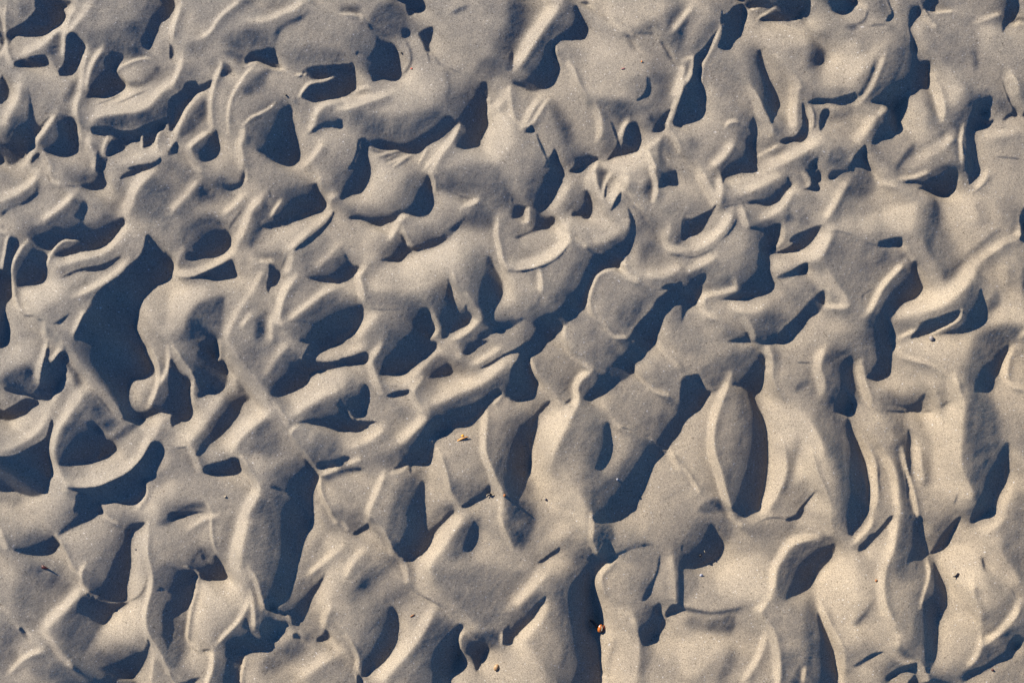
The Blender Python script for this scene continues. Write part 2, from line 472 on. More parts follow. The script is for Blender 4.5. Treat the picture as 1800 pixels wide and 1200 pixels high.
g .5 0 4 8 0 14 4 12 18 4 20 0 16
d 4 2 10 2 8 10 4 8
b 4 1.3 18 2 22 8 30 10
S 56 2 62 0 72 0 73 6 74 12 72 15 65 17 58 15 52 13 46 12 50 10 44 8 34 9 40 6 48 6
b 3 1.4 32 6 44 4 54 0
b 3 1.4 75 4 77 14
S 79 0 89 0 87 5 84 8 82 10 81 6
b 3 1.4 95 0 90 8 86 14
c .8 97 4 92 10 85 16
g 1.3 2 36 20 28 44 22 42 32 36 44 10 46
g .6 50 24 62 18 64 40 72 54 74 62 62 74 56 64 48 52 42 46 46 34
d 58 20 62 24 62 34 60 44 56 52 56 62 50 56 48 48 50 38 54 30
g 1.2 66 20 90 16 104 30 98 44 80 56 70 40
b 10 1.5 78 16 82 26 84 34
d 104 42 96 48 88 55 82 60 78 66 74 72 68 76 62 78 62 70 72 66 82 58 92 48 100 42
b 4 1.5 116 40 114 47 106 50 98 55 88 64
s 117 30 120 26 120 49 116 48 117 42
s 16 50 24 48 32 47 33 53 26 54 17 54
c 1 6 51 16 53
b 2 1.3 34 52 40 60 46 68 52 76
g .6 16 60 30 56 40 60 24 66 12 72 8 80 6 74
c .8 14 66 22 62
c 1 6 92 6 88 10 85 14 83
b 4 1.4 36 64 26 74 18 84 12 96 6 102
S 42 63 45 66 46 72 48 77 50 81 48 86 44 90 38 92 34 95 30 99 27 103 28 107 29 112 28 116 30 120 12 120 11 112 11 105 15 98 17 91 22 84 27 76 33 71 38 67
g 1.3 52 84 70 78 86 64 84 76 74 92 60 102 30 104 36 95
b 8 1.6 86 66 78 76 68 86 56 94 40 98
g .6 28 106 44 104 42 112 30 115
s 72 98 72 102 68 107 62 110 55 114 46 117 40 118 44 112 47 106 56 103 64 100
b 2 1.5 43 112 36 116 32 119
S 88 82 90 88 92 94 93 102 91 107 86 111 78 114 70 115 60 115 66 111 73 106 74 98 76 95 80 90
b 1.3 1.7 73 98 72 104 67 108 60 112 54 115
d 102 80 101 85 103 89 102 94 98 98 94 99 93 93 97 88 100 84
g .6 86 66 92 70 92 80 86 82
b 6 1.3 104 66 106 78
g 1.2 104 90 118 80 120 110 108 108 98 104
d 116 70 120 68 120 90 118 84
g .6 94 112 108 108 118 112 112 120 90 120
b 2 1.3 118 112 116 118
T 0 2
s 0 0 4 0 2 3 0 4
g 1.2 0 12 20 0 30 0 26 12 10 22 0 24
g .6 8 22 24 16 27 28 22 36 12 33 4 30
b 5 1.7 34 0 33 10 30 20 28 28
s 35 0 36 4 36 12 38 15 41 10 45 7 47 8 46 12 47 19 45 24 42 30 38 36 34 41 28 41 24 40 19 38 14 37 8 36 4 35 4 32 14 34 22 37 27 33 30 28 32 20 34 10
b 4 1.5 46 2 42 8 38 14
s 0 50 10 44 18 40 24 41 26 44 20 47 16 51 8 54 0 57
g 1.2 0 58 20 50 32 45 36 52 34 64 20 72 0 78
b 6 1.5 34 50 28 60 18 68 6 75
b 5 1.3 46 24 42 34 36 44
s 37 54 38 58 36 66 34 74 34 82 35 92 33 101 29 107 22 110 14 109 6 106 0 105 0 82 8 80 16 78 24 73 32 68 35 60
b 8 1.6 62 33 54 42 48 52 42 62 38 74 38 86 42 96 47 102
b 7 1.3 50 4 58 18 68 30 78 42 86 53
d 48 2 50 14 55 22 58 29 54 32 52 24 47 18 46 6
c 1 67 36 74 44 80 52
g .6 60 38 66 36 78 50 82 56 76 66 70 60 62 52
S 55 6 58 0 96 0 99 6 102 12 104 18 102 23 98 26 90 27 88 36 90 44 93 48 98 49 104 47 108 41 111 33 116 28 120 25 120 50 112 50 104 53 98 55 88 55 86 50 80 40 74 30 66 20 59 11
g 1.2 92 28 104 24 108 34 102 48 94 48
b 4 1.7 106 8 110 18 110 30 107 40 103 46
b 3 1.5 118 4 118 18 112 30
S 48 66 52 59 58 56 64 55 68 58 70 64 74 68 77 70 80 74 78 78 72 82 64 85 54 87 46 88 42 87 41 84 43 77 46 70
d 77 70 82 64 88 59 96 56 98 58 92 64 84 69
g 1.3 60 90 80 80 90 66 108 56 108 68 96 86 70 98
b 7 1.6 118 52 110 56 108 64 102 74 98 82 88 90 76 97 62 100 48 98
b 4 1.4 44 98 48 104
s 108 70 112 70 115 73 115 79 112 86 108 94 103 97 100 98 102 104 100 109 95 114 88 115 80 113 72 114 66 112 60 108 54 105 48 102 58 102 70 101 80 97 90 92 98 85 104 76
b 2 1.6 101 100 103 105 100 112 95 118
s 56 106 62 110 68 113 70 117 69 120 52 120 54 112
g .6 104 98 112 92 120 90 120 96 108 104
g 1.2 103 106 120 96 120 116 100 118
g 1.1 36 100 46 104 50 116 10 116 30 108
g .6 0 106 14 110 10 116 0 112
T 1 2
b 4 1.5 2 4 8 14 14 22 16 26 14 34 14 42
S 9 6 12 0 30 0 31 8 31 13 35 13 37 18 38 24 38 28 36 33 30 36 24 38 20 40 17 38 18 30 17 25 14 18 8 10
s 0 14 4 18 8 22 13 27 12 36 12 44 13 50 11 55 4 57 0 58
b 4 1.6 34 0 32 6 32 13
g 1.2 36 10 48 8 70 40 58 40 46 30 38 18
b 6 1.4 40 4 46 14 54 24 62 32 68 40
d 44 27 48 30 53 38 54 41 48 42
g .6 48 4 64 0 66 6 60 18 56 24 50 14
b 6 1.3 84 0 74 12 66 26
S 70 26 76 18 80 12 88 13 92 12 94 17 96 19 98 18 104 20 98 23 96 28 92 32 84 36 76 39 71 38 68 32
s 98 2 101 0 120 0 112 4 105 8 102 13 110 14 120 13 120 17 110 20 104 21 97 18 94 15 93 11
b 1.2 1.6 92 12 94 16 97 18
g 1.3 103 12 110 6 120 2 120 12 110 14
g 1.2 80 40 100 24 120 20 120 40 96 50 86 56
b 8 1.5 120 32 110 36 96 44 86 52
g .7 74 42 84 38 84 48 78 46
c 1 72 44 76 52 82 58
b 3 1.6 73 44 78 51 83 58
S 120 42 108 47 98 52 89 57 98 58 108 60 120 63
g .6 98 72 104 64 114 64 120 70 116 78 104 82 97 78
S 102 84 108 82 116 80 120 80 120 87 112 89 104 90 102 88
b 3 1.4 118 89 110 92 105 94
S 84 88 92 83 94 82 98 87 103 94 103 98 100 103 98 110 97 120 74 120 77 112 80 106 74 104 70 101 76 95
b 2 1.7 90 59 86 62 85 66 89 72 94 78 98 84 102 91
b 2 1.7 104 94 104 104 107 112 112 120
g 1.3 4 66 20 48 36 36 38 40 28 54 18 70 6 74
b 8 1.5 38 36 32 46 24 56 16 66 12 72
S 44 38 50 36 54 40 49 44 46 53 40 60 34 67 27 72 24 78 19 80 19 74 24 66 30 55 36 46
g 1.2 50 54 64 44 72 46 70 52 54 64 44 78 32 78 38 68
b 6 1.6 68 50 60 56 52 63 46 70 42 76
g .5 60 62 68 55 74 58 78 68 76 80 70 84 62 78 52 80 58 70
c 1 4 75 13 74
b 4 1.6 14 74 18 82 21 90
s 24 88 30 85 38 83 44 81 48 83 48 88 49 91 44 94 36 94 28 93 24 92
g 1.2 56 80 80 80 90 80 82 90 70 100 62 96
b 4 1.7 50 82 54 90 59 97 63 103
g .7 68 104 78 106 74 118 64 120 64 112
b 8 1.7 62 104 58 112 53 120
d 4 118 12 114 20 112 25 114 24 117 14 119 4 120
b 2 1.4 26 114 29 120
g .75 0 78 12 76 18 90 8 96 0 94
T 2 2
b 8 1.3 16 2 6 7 0 9
s 0 12 8 10 16 7 19 9 19 13 17 15 10 16 4 17 0 14
g 1.2 30 28 46 22 66 8 74 6 60 18 50 32 36 34
b 5 1.4 68 5 60 14 52 22 44 30
S 31 4 34 0 64 0 66 4 62 9 56 13 50 18 44 22 38 24 30 24 26 24 26 19 28 12
b 4 1.7 28 2 24 8 20 14 22 22 25 30 28 36
s 32 38 38 35 44 34 48 34 46 37 40 39 34 39
g .6 60 14 72 10 84 14 90 20 72 26 60 32 54 30
S 63 20 70 13 76 16 78 20 77 23 70 25 62 26 60 25
b 4 1.6 56 26 50 34 52 42 56 48
g 1.2 70 30 90 24 104 20 118 12 112 26 92 36 66 46
b 8 1.6 118 12 108 20 98 28 84 33 72 40 60 46
b 4 1.4 112 4 100 12 92 16
s 120 8 114 11 108 15 102 18 97 19 104 15 112 10 120 6
S 85 6 88 0 104 0 96 4 90 9 86 9
b 3 1.5 78 0 82 6 83 11
S 120 18 115 24 113 30 112 36 110 39 104 45 100 50 96 54 88 60 80 61 74 64 68 68 65 74 64 80 61 87 54 88 48 87 42 89 36 90 40 84 45 74 50 66 56 60 62 54 65 48 74 45 84 43 94 39 104 34 110 32 114 37 120 41 120 30
b 1.3 1.5 113 36 111 40 107 44
g .8 20 34 34 38 30 52 20 54
S 14 29 19 32 20 40 18 46 14 52 10 54 6 50 3 46 2 41 8 36
s 0 40 3 46 6 52 12 55 18 56 26 56 20 58 17 61 10 64 4 63 0 62
b 1 1.4 3 47 7 53 13 56
g .8 36 46 46 52 36 62 28 66
b 8 1.5 60 50 54 58 46 66 38 72
b 6 1.4 30 60 20 68 6 74
S 0 80 6 81 4 84 0 85
b 3 1.3 14 82 4 86
S 0 90 6 88 12 88 14 90 8 92 0 92
g .7 14 82 30 78 38 80 36 90 28 90 18 88
b 2 1.3 46 87 42 91 34 93
s 47 87 49 87 49 93 48 92
g 1.2 30 92 44 92 38 108 28 120 20 120
b 4 1.5 30 92 26 102 22 112 18 120
g .6 46 94 58 90 60 100 50 106 40 118 42 106
S 55 98 58 100 58 110 57 120 38 120 44 112 50 104
g 1.1 60 92 66 76 70 88 76 110 62 112
b 3 1.7 67 76 71 86 74 96 76 106 80 113 83 117
S 120 60 117 72 114 82 110 92 112 100 116 106 120 112
b 4 1.6 102 46 101 56 100 70 101 80 105 90 108 98 112 106 113 118
S 104 100 105 105 102 110 96 113 88 117 84 116 90 111 96 105
d 72 118 78 114 79 118 74 120
g .65 78 96 86 98 84 112 78 106
g .75 98 84 104 88 98 96
T 3 2
s 6 3 12 0 25 0 22 5 17 9 13 11 13 16 16 21 18 28 17 34 15 39 10 41 0 41 0 20 3 14 5 8 0 9 0 7
b 3 1.4 13 12 15 19 18 26 24 33 30 39 33 43
b 3 1.5 37 0 42 8 48 14 54 18
g .55 33 32 38 26 46 22 42 30 36 36
S 58 17 66 10 76 5 82 0 101 0 96 7 92 12 88 15 86 21 82 26 76 29 70 33 66 37 60 40 56 42 51 41 50 36 54 28 59 21 62 18 57 18
g 1.3 20 58 36 46 46 44 40 60 30 76 36 92 50 106 56 120 30 120 18 100 14 88
b 4 1.6 56 20 48 26 45 33 46 40 42 48 36 56
s 42 40 41 43 37 44 39 41
S 27 41 26 45 22 49 19 52 18 60 16 68 14 78 13 86 11 94 8 102 4 110 0 112 0 61 6 56 14 52 18 48 22 43
b 8 1.8 40 50 34 60 28 72 24 82 24 94 32 104 44 112 52 118
g .8 44 52 60 48 60 64 48 84 38 76 38 64
g .6 56 76 62 88 66 92 58 104 52 98 48 92
S 62 59 66 56 69 58 70 65 71 72 70 79 67 86 62 90 57 88 58 80 60 70
b 3 1.3 70 54 76 60 84 63
c .8 76 60 86 63
g .8 98 10 112 20 118 30 104 34
b 3 1.4 103 2 110 10 118 18
b 2.5 1.5 88 20 94 28 102 35 110 38
g 1.2 70 86 90 70 80 84 70 96
S 120 38 114 48 108 55 101 65 99 68 104 73 107 76 111 77 113 73 120 62
S 96 70 103 73 108 78 111 77 106 82 101 87 98 94 94 104 89 113 84 120 57 120 60 112 64 104 72 96 78 88 86 80
b 1.5 1.1 97 68 104 74 109 78
b 3 1.6 112 78 115 84 119 91
g .55 50 104 60 100 62 106 58 114 56 116
g .55 0 104 12 98 16 106 8 120 0 120
T 4 2
s 54 0 64 0 63 2 58 2
g .5 12 20 30 10 56 2 58 6 46 12 36 22 28 34 20 34 12 26
s 0 28 6 24 12 23 14 28 17 33 22 36 20 38 17 44 12 50 6 54 2 60 0 64
c 1.5 20 35 27 34 32 30 36 23
g .85 38 34 46 36 46 54 42 76 32 92 26 82 28 60
S 37 24 42 18 48 12 54 7 58 9 60 14 60 24 59 32 57 37 54 38 55 44 59 52 62 62 63 72 63 86 61 102 58 114 55 120 37 120 34 112 33 104 36 95 41 84 44 74 46 62 48 50 47 40 46 34 40 32 36 31
b 4 1.7 35 24 32 32 28 40 24 52 21 66 22 80 26 92 29 104 33 116 36 120
g 1.35 60 44 74 46 90 54 100 80 110 118 96 120 88 96 80 100 64 120 58 120 64 96 64 70
b 4 1.7 60 5 62 15 62 25 66 36 72 46
g .55 62 4 70 6 68 14 64 16
g .6 92 44 108 40 112 52 114 60 112 84 108 90 98 66
b 8 1.6 68 44 78 52 86 58 92 68 96 80
g .6 82 66 81 76 78 88 76 100 73 108 71 108 74 96 78 82 80 70
b 5 1.6 69 68 72 80 72 94 66 108 58 119
s 95 103 93 109 89 115 85 120 82 120 88 114 92 108
b 3 1.5 92 92 98 104 103 118
g .8 66 26 80 24 92 16 94 30 96 38 80 40 72 34
d 80 32 88 26 90 30 82 36
c 1 80 15 92 15
g .5 102 10 116 4 120 8 120 18 106 18
S 108 14 116 10 120 12 120 48 114 51 107 49 107 40 110 34 108 26
b 5 1.6 100 4 96 12 95 20 98 28 98 36
S 114 60 120 58 120 120 111 120 110 112 112 100 113 86 114 72
b 2 1.5 0 88 6 96 12 106
d 14 114 24 110 30 114 32 120 12 120
T 5 2
g .4 0 14 4 14 4 24 6 32 9 40 12 45 6 44 0 46
S 12 0 30 0 29 6 29 16 29 23 26 26 20 28 14 27 10 25 11 16 12 8
b 4 1.5 6 15 8 26 11 36 14 44
g 1.15 36 0 80 0 78 20 70 26 56 14 40 10
b 3 1.5 32 4 36 10 44 13 54 16 64 24
g 1.1 16 30 40 26 60 24 56 34 30 40 16 42
g .65 44 42 60 34 66 40 62 46 54 50 50 46
S 18 45 28 44 36 44 42 42 48 38 52 36 52 42 51 50 44 50 36 51 28 50 24 49 34 48 40 49 36 46 28 45
c 1.2 52 50 57 49 61 46 68 41
b 5 1.6 67 24 68 32 70 40
g .55 76 24 84 10 96 6 104 4 98 34 88 44 80 44
g .6 78 42 96 40 100 60 96 80 86 98 80 100 78 70
g 1.3 56 50 74 40 76 60 76 90 84 112 80 118 60 110 54 90 46 70 50 54
b 8 1.7 72 42 70 54 70 68 70 82 72 94 78 104 82 114
S 80 20 84 14 92 12 102 5 110 2 110 8 107 14 104 21 100 26 98 32 94 35 86 35 82 36 80 32
b 3 1.6 113 4 109 14 107 24 110 30 118 33
S 101 72 106 70 109 72 110 82 111 92 109 100 105 106 102 114 99 120 83 120 85 112 88 100 92 88 96 80
b 6 1.3 114 100 108 112 104 120
g .6 116 110 120 104 120 120 112 120
g .55 32 70 42 64 44 100 46 120 36 120 34 96 30 80
S 40 64 42 62 43 66 44 72 43 80 42 90 42 104 40 112 38 104 38 90 39 76
b 6 1.4 48 72 48 86 50 100
S 0 58 3 64 7 72 10 80 12 88 13 98 13 108 12 116 11 120 0 120
g 1.1 8 50 30 52 34 62 24 74 10 68
b 4 1.5 6 68 12 76 16 86 17 100 16 112 14 120
b 5 1.4 22 78 28 88 31 100 31 112 32 120
c 1.5 20 84 20 94 20 108
c 1 73 107 71 115
T 0 3
g 1.1 0 0 40 0 36 10 20 18 8 20
b 4 1.6 0 12 3 18 6 24
S 10 24 18 21 26 18 34 16 37 18 40 23 38 26 34 30 28 31 20 30 14 28
S 40 14 44 8 50 2 56 0 68 0 62 6 54 10 46 14 40 17
b 2.5 1.7 38 18 43 24 47 32 50 39 54 44
b 2 1.6 73 0 76 5 82 8
g .75 16 32 34 32 48 42 30 60 20 70 10 60
g 1.15 92 18 102 10 102 40 98 56 88 62 90 40
g 1.25 78 74 90 66 100 62 104 74 103 90 96 96 76 98 66 92 70 82
d 54 68 62 72 70 80 66 86 62 94 58 104 50 98 42 88 46 80
S 88 9 96 7 102 7 98 11 92 16 90 24 90 34 89 44 87 54 86 63 78 64 70 62 62 56 64 50 67 44 70 38 76 28 84 20
s 60 57 66 61 74 65 88 65 82 69 76 73 70 80 62 74 54 68
b 3 1.6 60 36 57 42 57 50 59 54 64 58 70 62
g 1.2 20 84 36 70 54 50 58 56 42 78 32 86
b 8 1.6 56 54 48 64 40 72 32 80
g .55 0 72 10 76 18 86 12 92 14 104 4 112 0 100
g 1.2 0 72 6 74 6 82 0 84
b 3 1.4 0 64 8 70 15 77 24 85
s 16 79 20 83 22 88 19 86 16 82
g 1.15 18 90 34 86 48 102 30 112 10 118
b 4 1.4 32 84 40 90 46 98 54 106
d 40 112 46 107 53 106 52 110 44 112
S 56 104 68 104 80 101 92 97 100 97 104 90 105 86 107 90 105 96 101 104 96 112 90 118 82 119 70 120 40 120 48 112 54 108
c 1.2 103 48 100 56 95 61 88 64
S 120 42 115 48 110 54 113 55 117 55 113 62 111 70 113 80 112 84 116 88 120 94
b 3.5 1.8 104 8 103 20 104 32 107 44 106 54 103 66 103 76 106 86 111 94 116 102 119 112
d 112 6 120 2 120 8 112 10
g .65 110 104 116 102 119 116 112 120
b 3 1.3 108 102 106 112 104 120
T 1 3
S 0 0 24 0 14 2 6 4 0 6
g .55 40 8 46 0 46 10 42 22 36 30 33 26 35 18
b 1.5 1.7 29 0 29 10 30 20 32 28
d 16 32 22 24 24 34 18 38
S 31 30 34 34 36 39 37 43 38 47 34 49 28 49 22 48 20 46 19 43 16 40 12 38 18 34 22 28 24 34 27 34 29 31
S 0 40 6 39 12 40 16 42 17 45 17 50 15 56 14 62 11 68 6 71 0 72
b 1.2 1.5 10 38 16 41 19 44 17 50 16 55
g 1.25 22 48 38 48 52 56 55 66 44 82 30 94 14 92 12 80 16 60
b 2 1.6 18 52 15 60 13 68 12 78 11 88 13 92
b 3 1.5 57 54 55 64 48 76 40 84 33 92
b 2 1.4 13 92 20 96
s 22 96 28 95 34 92 30 95 24 98
g 1.3 44 8 58 0 56 30 58 42 50 54 40 46 42 28
b 8 1.8 54 0 52 12 49 26 48 38
g .75 60 10 74 0 72 30 68 44 62 40 58 28
S 75 0 98 0 97 8 94 18 91 28 89 38 87 48 84 56 80 62 76 65 70 67 67 62 68 52 70 42 73 32 75 20 74 10
b 3 1.7 57 38 62 46 64 54 66 62 68 68
g .7 88 50 98 24 108 24 106 40 96 52 88 58
S 104 48 109 42 105 52 101 58 97 66 94 74 90 78 86 78 84 74 82 72 78 70 76 66 84 64 92 58 98 52
S 55 72 57 80 59 84 62 83 64 74 66 67 70 70 76 74 82 77 81 82 76 87 73 90 73 95 68 98 58 98 52 100 50 106 49 116 48 120 30 120 34 112 36 102 34 96 34 92 40 86 46 80 52 74
b 3 1.4 58 56 60 68 60 80
b 2.5 1.4 80 71 84 74 86 80
g 1.2 14 96 32 96 28 112 24 116 16 110
b 4 1.5 30 96 30 108 26 120
b 2 1.5 52 102 50 112 49 120
g .6 0 74 12 66 12 84 10 92 8 102 4 110 0 104
d 4 106 0 100 8 98 6 106 2 110
b 1.5 1.7 0 108 2 116 5 120
s 6 119 14 116 22 114 20 117 12 120
s 86 86 88 84 92 88 88 89
g .7 94 74 104 70 106 82 100 90 92 86
s 102 90 106 86 109 82 112 88 108 91 104 91
b 4 1.6 113 64 109 72 107 80
g 1.2 98 40 118 10 120 40 112 60 106 66
g .65 74 100 90 92 92 96 80 108 74 106
b 8 1.4 120 96 106 104 90 116
b 2 1.5 110 0 116 8
T 2 3
b 3 1.6 19 0 18 8
b 2 1.5 0 8 4 13
s 8 15 14 11 18 8 19 12 14 15 9 17
c 1.8 33 24 35 30 40 35
g 1.3 56 34 66 18 78 4 90 2 82 14 70 28 62 40 64 48 54 48
S 40 4 42 0 58 0 58 8 59 13 63 11 69 6 75 0 80 0 74 6 68 12 64 18 62 24 57 30 52 33 46 36 42 33 37 28 35 20 37 12
b 3 1.7 22 10 29 14 33 21 36 29 42 34 45 42 46 49
b 8 1.6 86 2 78 12 70 22 62 32 57 42
g .55 88 10 98 4 98 16 92 30 80 36 76 28 84 20
S 92 6 96 10 96 18 92 26 86 28 84 22 87 14
g .75 66 44 80 40 104 50 112 70 104 82 90 74 76 58
g 1.15 52 48 62 48 78 62 96 82 88 84 70 68 56 58
b 4 1.4 56 52 64 58 74 64 84 72 92 80
c 1.2 46 50 54 58 66 64 74 70
b 2.5 1.5 111 0 114 12 118 20 120 26
g .5 6 56 14 44 26 34 34 30 40 36 30 46 20 56 8 64
d 14 46 20 44 18 52 12 54
b 6 1.4 16 26 8 34 2 46
g .6 28 60 40 52 50 50 48 60 36 66
g 1.2 44 66 60 62 66 66 50 92 30 118 20 118 36 100 42 84
S 30 70 34 66 38 70 40 80 39 90 36 97 31 104 24 110 17 115 14 112 14 104 16 96 20 88 26 78
b 3 1.7 4 86 9 94 12 102 11 110 14 117 18 120
s 11 113 16 120 12 120
b 7 1.6 66 66 60 76 54 86 46 96 36 106 26 118
g .75 66 70 74 74 64 90 50 104 40 116 42 104 56 86
S 82 78 86 81 84 85 82 92 82 100 80 110 76 118 74 120 50 120 56 112 60 104 64 96 70 88 76 83
b 3 1.4 86 84 83 90 83 98
g 1.2 84 104 92 110 96 116 104 100 112 98 118 110 114 120 78 120
g .4 90 88 98 83 112 84 112 94 102 98
S 87 92 92 90 102 96 101 102 98 108 95 114 92 108 90 103 86 100
s 114 84 120 79 120 93 114 94 113 88
b 2 1.5 113 86 113 94
T 3 3
g .55 0 0 14 0 16 8 10 20 4 22 0 14
g 1.3 16 30 28 12 48 0 54 4 52 20 40 18 26 30 20 34
g .65 34 24 44 10 46 14 40 22
S 57 0 83 0 78 5 70 7 62 7 58 6
b 2.5 1.7 55 0 56 10 55 18 57 24 59 28
s 34 25 33 29 28 32 22 36 18 36 24 32 30 27
d 60 8 70 8 72 18 66 22 59 20
g 1.3 60 46 64 50 68 64 82 70 88 80 88 118 62 120 64 98 60 78
S 54 24 57 28 60 30 62 20 68 20 72 28 78 26 84 24 92 22 100 23 90 24 82 26 75 30 68 36 62 42 58 50 57 58 58 66 60 74 60 82 57 86 60 92 62 98 63 108 62 120 32 120 37 108 40 96 39 84 38 72 37 60 38 54 42 48 46 44 50 36 52 33 47 33 50 29
b 3 1.6 74 32 68 38 63 44 62 52 65 60 70 66
b 3 1.4 58 52 58 62 61 74 62 84 63 92
b 4 1.5 66 84 70 92 66 104 65 118
b 5 1.5 84 72 88 84 88 100 87 116
g .6 78 34 86 26 98 24 102 30 92 36 84 36
S 103 32 105 30 104 40 101 48 98 58 94 63 91 62 95 52 100 44
b 6 1.5 112 28 113 40 114 54 115 64
S 117 30 120 24 120 66 116 65 115 54 116 40
S 104 64 106 68 106 74 109 78 109 82 105 88 98 92 94 95 90 90 89 82 94 74 99 67
s 113 65 120 66 120 70 114 73 110 76 109 72
g 1.2 0 56 16 44 30 34 38 38 26 50 12 66 0 76
b 8 1.5 26 38 18 48 8 60 0 68
g 1.25 0 94 16 82 24 66 28 80 16 90 14 100 28 118 0 120
S 24 58 23 64 18 72 12 80 6 86 0 91 0 78 8 72 16 64
b 6 1.6 24 64 20 74 12 84 4 92
g .75 26 60 36 54 37 78 32 90 26 80
g .8 16 96 30 90 38 100 34 116 26 110
g 1.1 100 100 120 90 120 120 96 120
g .7 90 92 100 94 96 108 90 116
T 4 3
g .5 16 4 30 0 36 4 38 12 32 24 24 14
S 6 20 10 13 16 8 22 9 26 16 30 22 31 27 29 33 24 37 16 40 8 41 2 40 0 38 0 32 3 26
S 38 0 54 0 48 3 42 4
b 3 1.4 34 2 38 7 42 10
g .65 44 12 60 8 84 8 74 18 56 20
c 1 54 9 60 6 66 5 76 6
s 74 6 80 3 85 0 88 0 85 5 80 7 76 8
b 4 1.4 102 0 103 8 106 16
S 112 0 120 0 120 16 116 15 114 8
g 1.25 24 46 36 38 50 30 66 36 62 50 54 60 30 60
g .55 66 58 72 48 80 36 74 60 68 62
S 92 26 100 24 108 22 110 26 109 30 106 36 100 43 95 50 92 55 86 58 76 60 71 61 73 52 76 44 82 34
d 100 18 106 18 110 25 102 26 94 26
b 5 1.6 96 18 84 20 76 24 70 32 65 40 63 50 60 58
g .65 0 42 10 42 12 54 4 62 0 60
b 4 1.5 60 58 56 64 52 70 58 78 62 84 65 96 66 110 65 120
c 1 0 66 14 70 25 71 35 69 42 67
d 26 70 34 68 42 66 40 70 30 72
g .5 18 82 24 76 34 74 36 84 28 88
d 30 74 36 73 38 80 34 86 30 82
g 1.1 20 95 50 88 62 90 64 118 36 118 30 104
g .5 32 98 38 98 37 108 30 118 24 120 28 108
b 3 1.6 64 94 66 104 66 118
g .65 68 98 82 96 84 110 80 120 68 118
d 78 112 80 108 83 110 82 120 74 120
b 2 1.4 85 108 84 118
g .6 84 66 94 60 96 72 92 90 90 112 86 110 84 90
g 1.25 98 48 112 34 120 28 120 90 112 94 102 76 97 60
S 94 72 97 72 100 80 104 90 107 98 109 108 109 120 91 120 91 110 91 98 92 86
b 4 1.5 97 62 100 72 104 82 109 92 112 104 113 118
g .7 114 96 120 94 120 116 116 112
T 5 3
S 0 0 10 0 9 4 6 9 2 13 0 14
b 3 1.4 14 2 12 9 6 16 0 22
s 29 2 28 6 24 11 19 16 14 21 9 26 4 28 4 24 8 20 12 15 16 14 22 8 26 3
g 1.1 0 34 18 24 26 18 20 34 17 50 10 60 0 60
g .55 34 10 40 4 38 30 36 36 48 36 40 44 28 44 26 36
b 5 1.6 32 0 29 12 26 24 21 34 19 44 18 56 20 68 25 76
S 42 2 50 4 52 14 54 24 55 30 53 33 46 34 40 35 36 37 37 28 39 16
S 77 3 76 10 72 20 70 26 66 29 60 31 56 31 58 28 61 20 66 13 72 7
g 1.1 24 48 40 42 52 36 52 48 44 64 38 70 24 66
b 3 1.4 54 34 54 44 50 56 46 66
S 58 36 61 38 64 46 67 54 68 62 67 68 63 72 60 76 60 84 59 92 57 100 54 107 50 111 47 107 44 100 44 88 45 76 46 68 48 60 52 50 55 42
g 1.3 62 36 72 26 84 24 90 40 92 60 88 72 80 66 72 60 70 50
b 6 1.5 82 46 80 56 84 66 87 72
g .6 104 12 120 0 120 45 112 42 106 28
g 1.3 84 16 100 12 104 28 116 48 108 50 92 34
b 9 1.6 86 18 96 26 104 38 112 48
S 83 0 96 0 92 4 86 8 83 7
b 5 1.4 106 2 98 10 88 16
c 1.2 91 32 92 40
c 1 110 54 112 58
g .7 92 70 104 60 112 56 108 76 100 90 92 96 88 90
g 1.15 64 78 78 72 88 80 86 96 78 108 60 110 60 98
g .65 90 88 98 94 92 104 84 106 86 98
b 4 1.3 89 84 85 98 78 108
S 120 68 116 74 111 82 107 90 102 96 96 102 90 105 82 108 74 112 66 113 56 113 50 117 48 120 72 120 80 117 90 112 100 106 108 104 113 100 116 92 120 85
g .6 28 92 36 84 42 92 42 104 36 102 30 98
b 5 1.5 28 86 26 96 34 104 42 104
S 43 104 38 110 30 114 24 119 16 120 22 114 30 107 38 104
s 20 96 16 99 8 104 2 108 0 107 4 103 12 98
b 4 1.5 44 106 48 112 49 118
s 42 113 45 118 44 120 36 120 40 117
g 1.2 0 80 20 74 30 84 24 96 4 100
d 0 78 8 66 12 60 10 68 4 78
g .65 104 110 120 98 120 110 112 120 94 120
A
g .55 150 60 200 50 245 40 250 75 240 100 200 100 170 90 150 75
b 16 1.45 112 62 140 35 165 8
g .45 165 215 200 203 250 200 285 185 300 172 300 200 280 212 250 222 210 225 175 228
g .5 390 75 420 60 460 52 480 62 478 85 440 90 400 88
g .6 500 90 560 88 600 90 600 112 540 114 500 108
g .6 250 310 290 270 330 270 370 330 330 380 280 390 255 360
g .65 330 330 370 310 410 320 400 345 350 355
g .35 650 40 670 10 700 5 712 20 715 60 690 65 665 60
g .55 620 200 700 205 760 190 790 160 785 190 740 235 680 245 640 232
g .45 870 60 890 40 905 70 895 110 880 120 850 115 840 105 865 95
g .5 895 0 930 0 935 30 915 75 895 110 890 60
b 16 1.5 985 5 955 45 930 85 905 120
g .6 1030 178 1110 180 1120 200 1085 215 1050 195
g .65 1140 130 1165 110 1180 150 1165 190 1135 200 1115 190 1135 165
b 6 1.55 895 152 897 180 905 210 930 222 955 185 965 170
g .5 965 170 985 180 1005 210 1015 245 995 250 980 220 970 195
g .55 770 325 800 300 850 290 880 300 890 330 850 340 800 340
g .75 1640 30 1710 30 1720 80 1690 120 1640 110 1620 60
g .45 1490 290 1530 290 1545 330 1520 345 1500 335 1480 360 1450 400 1440 390 1465 345
g .4 15 660 60 640 70 660 65 690 40 690 10 680
g .5 160 700 175 700 210 740 195 760 170 740
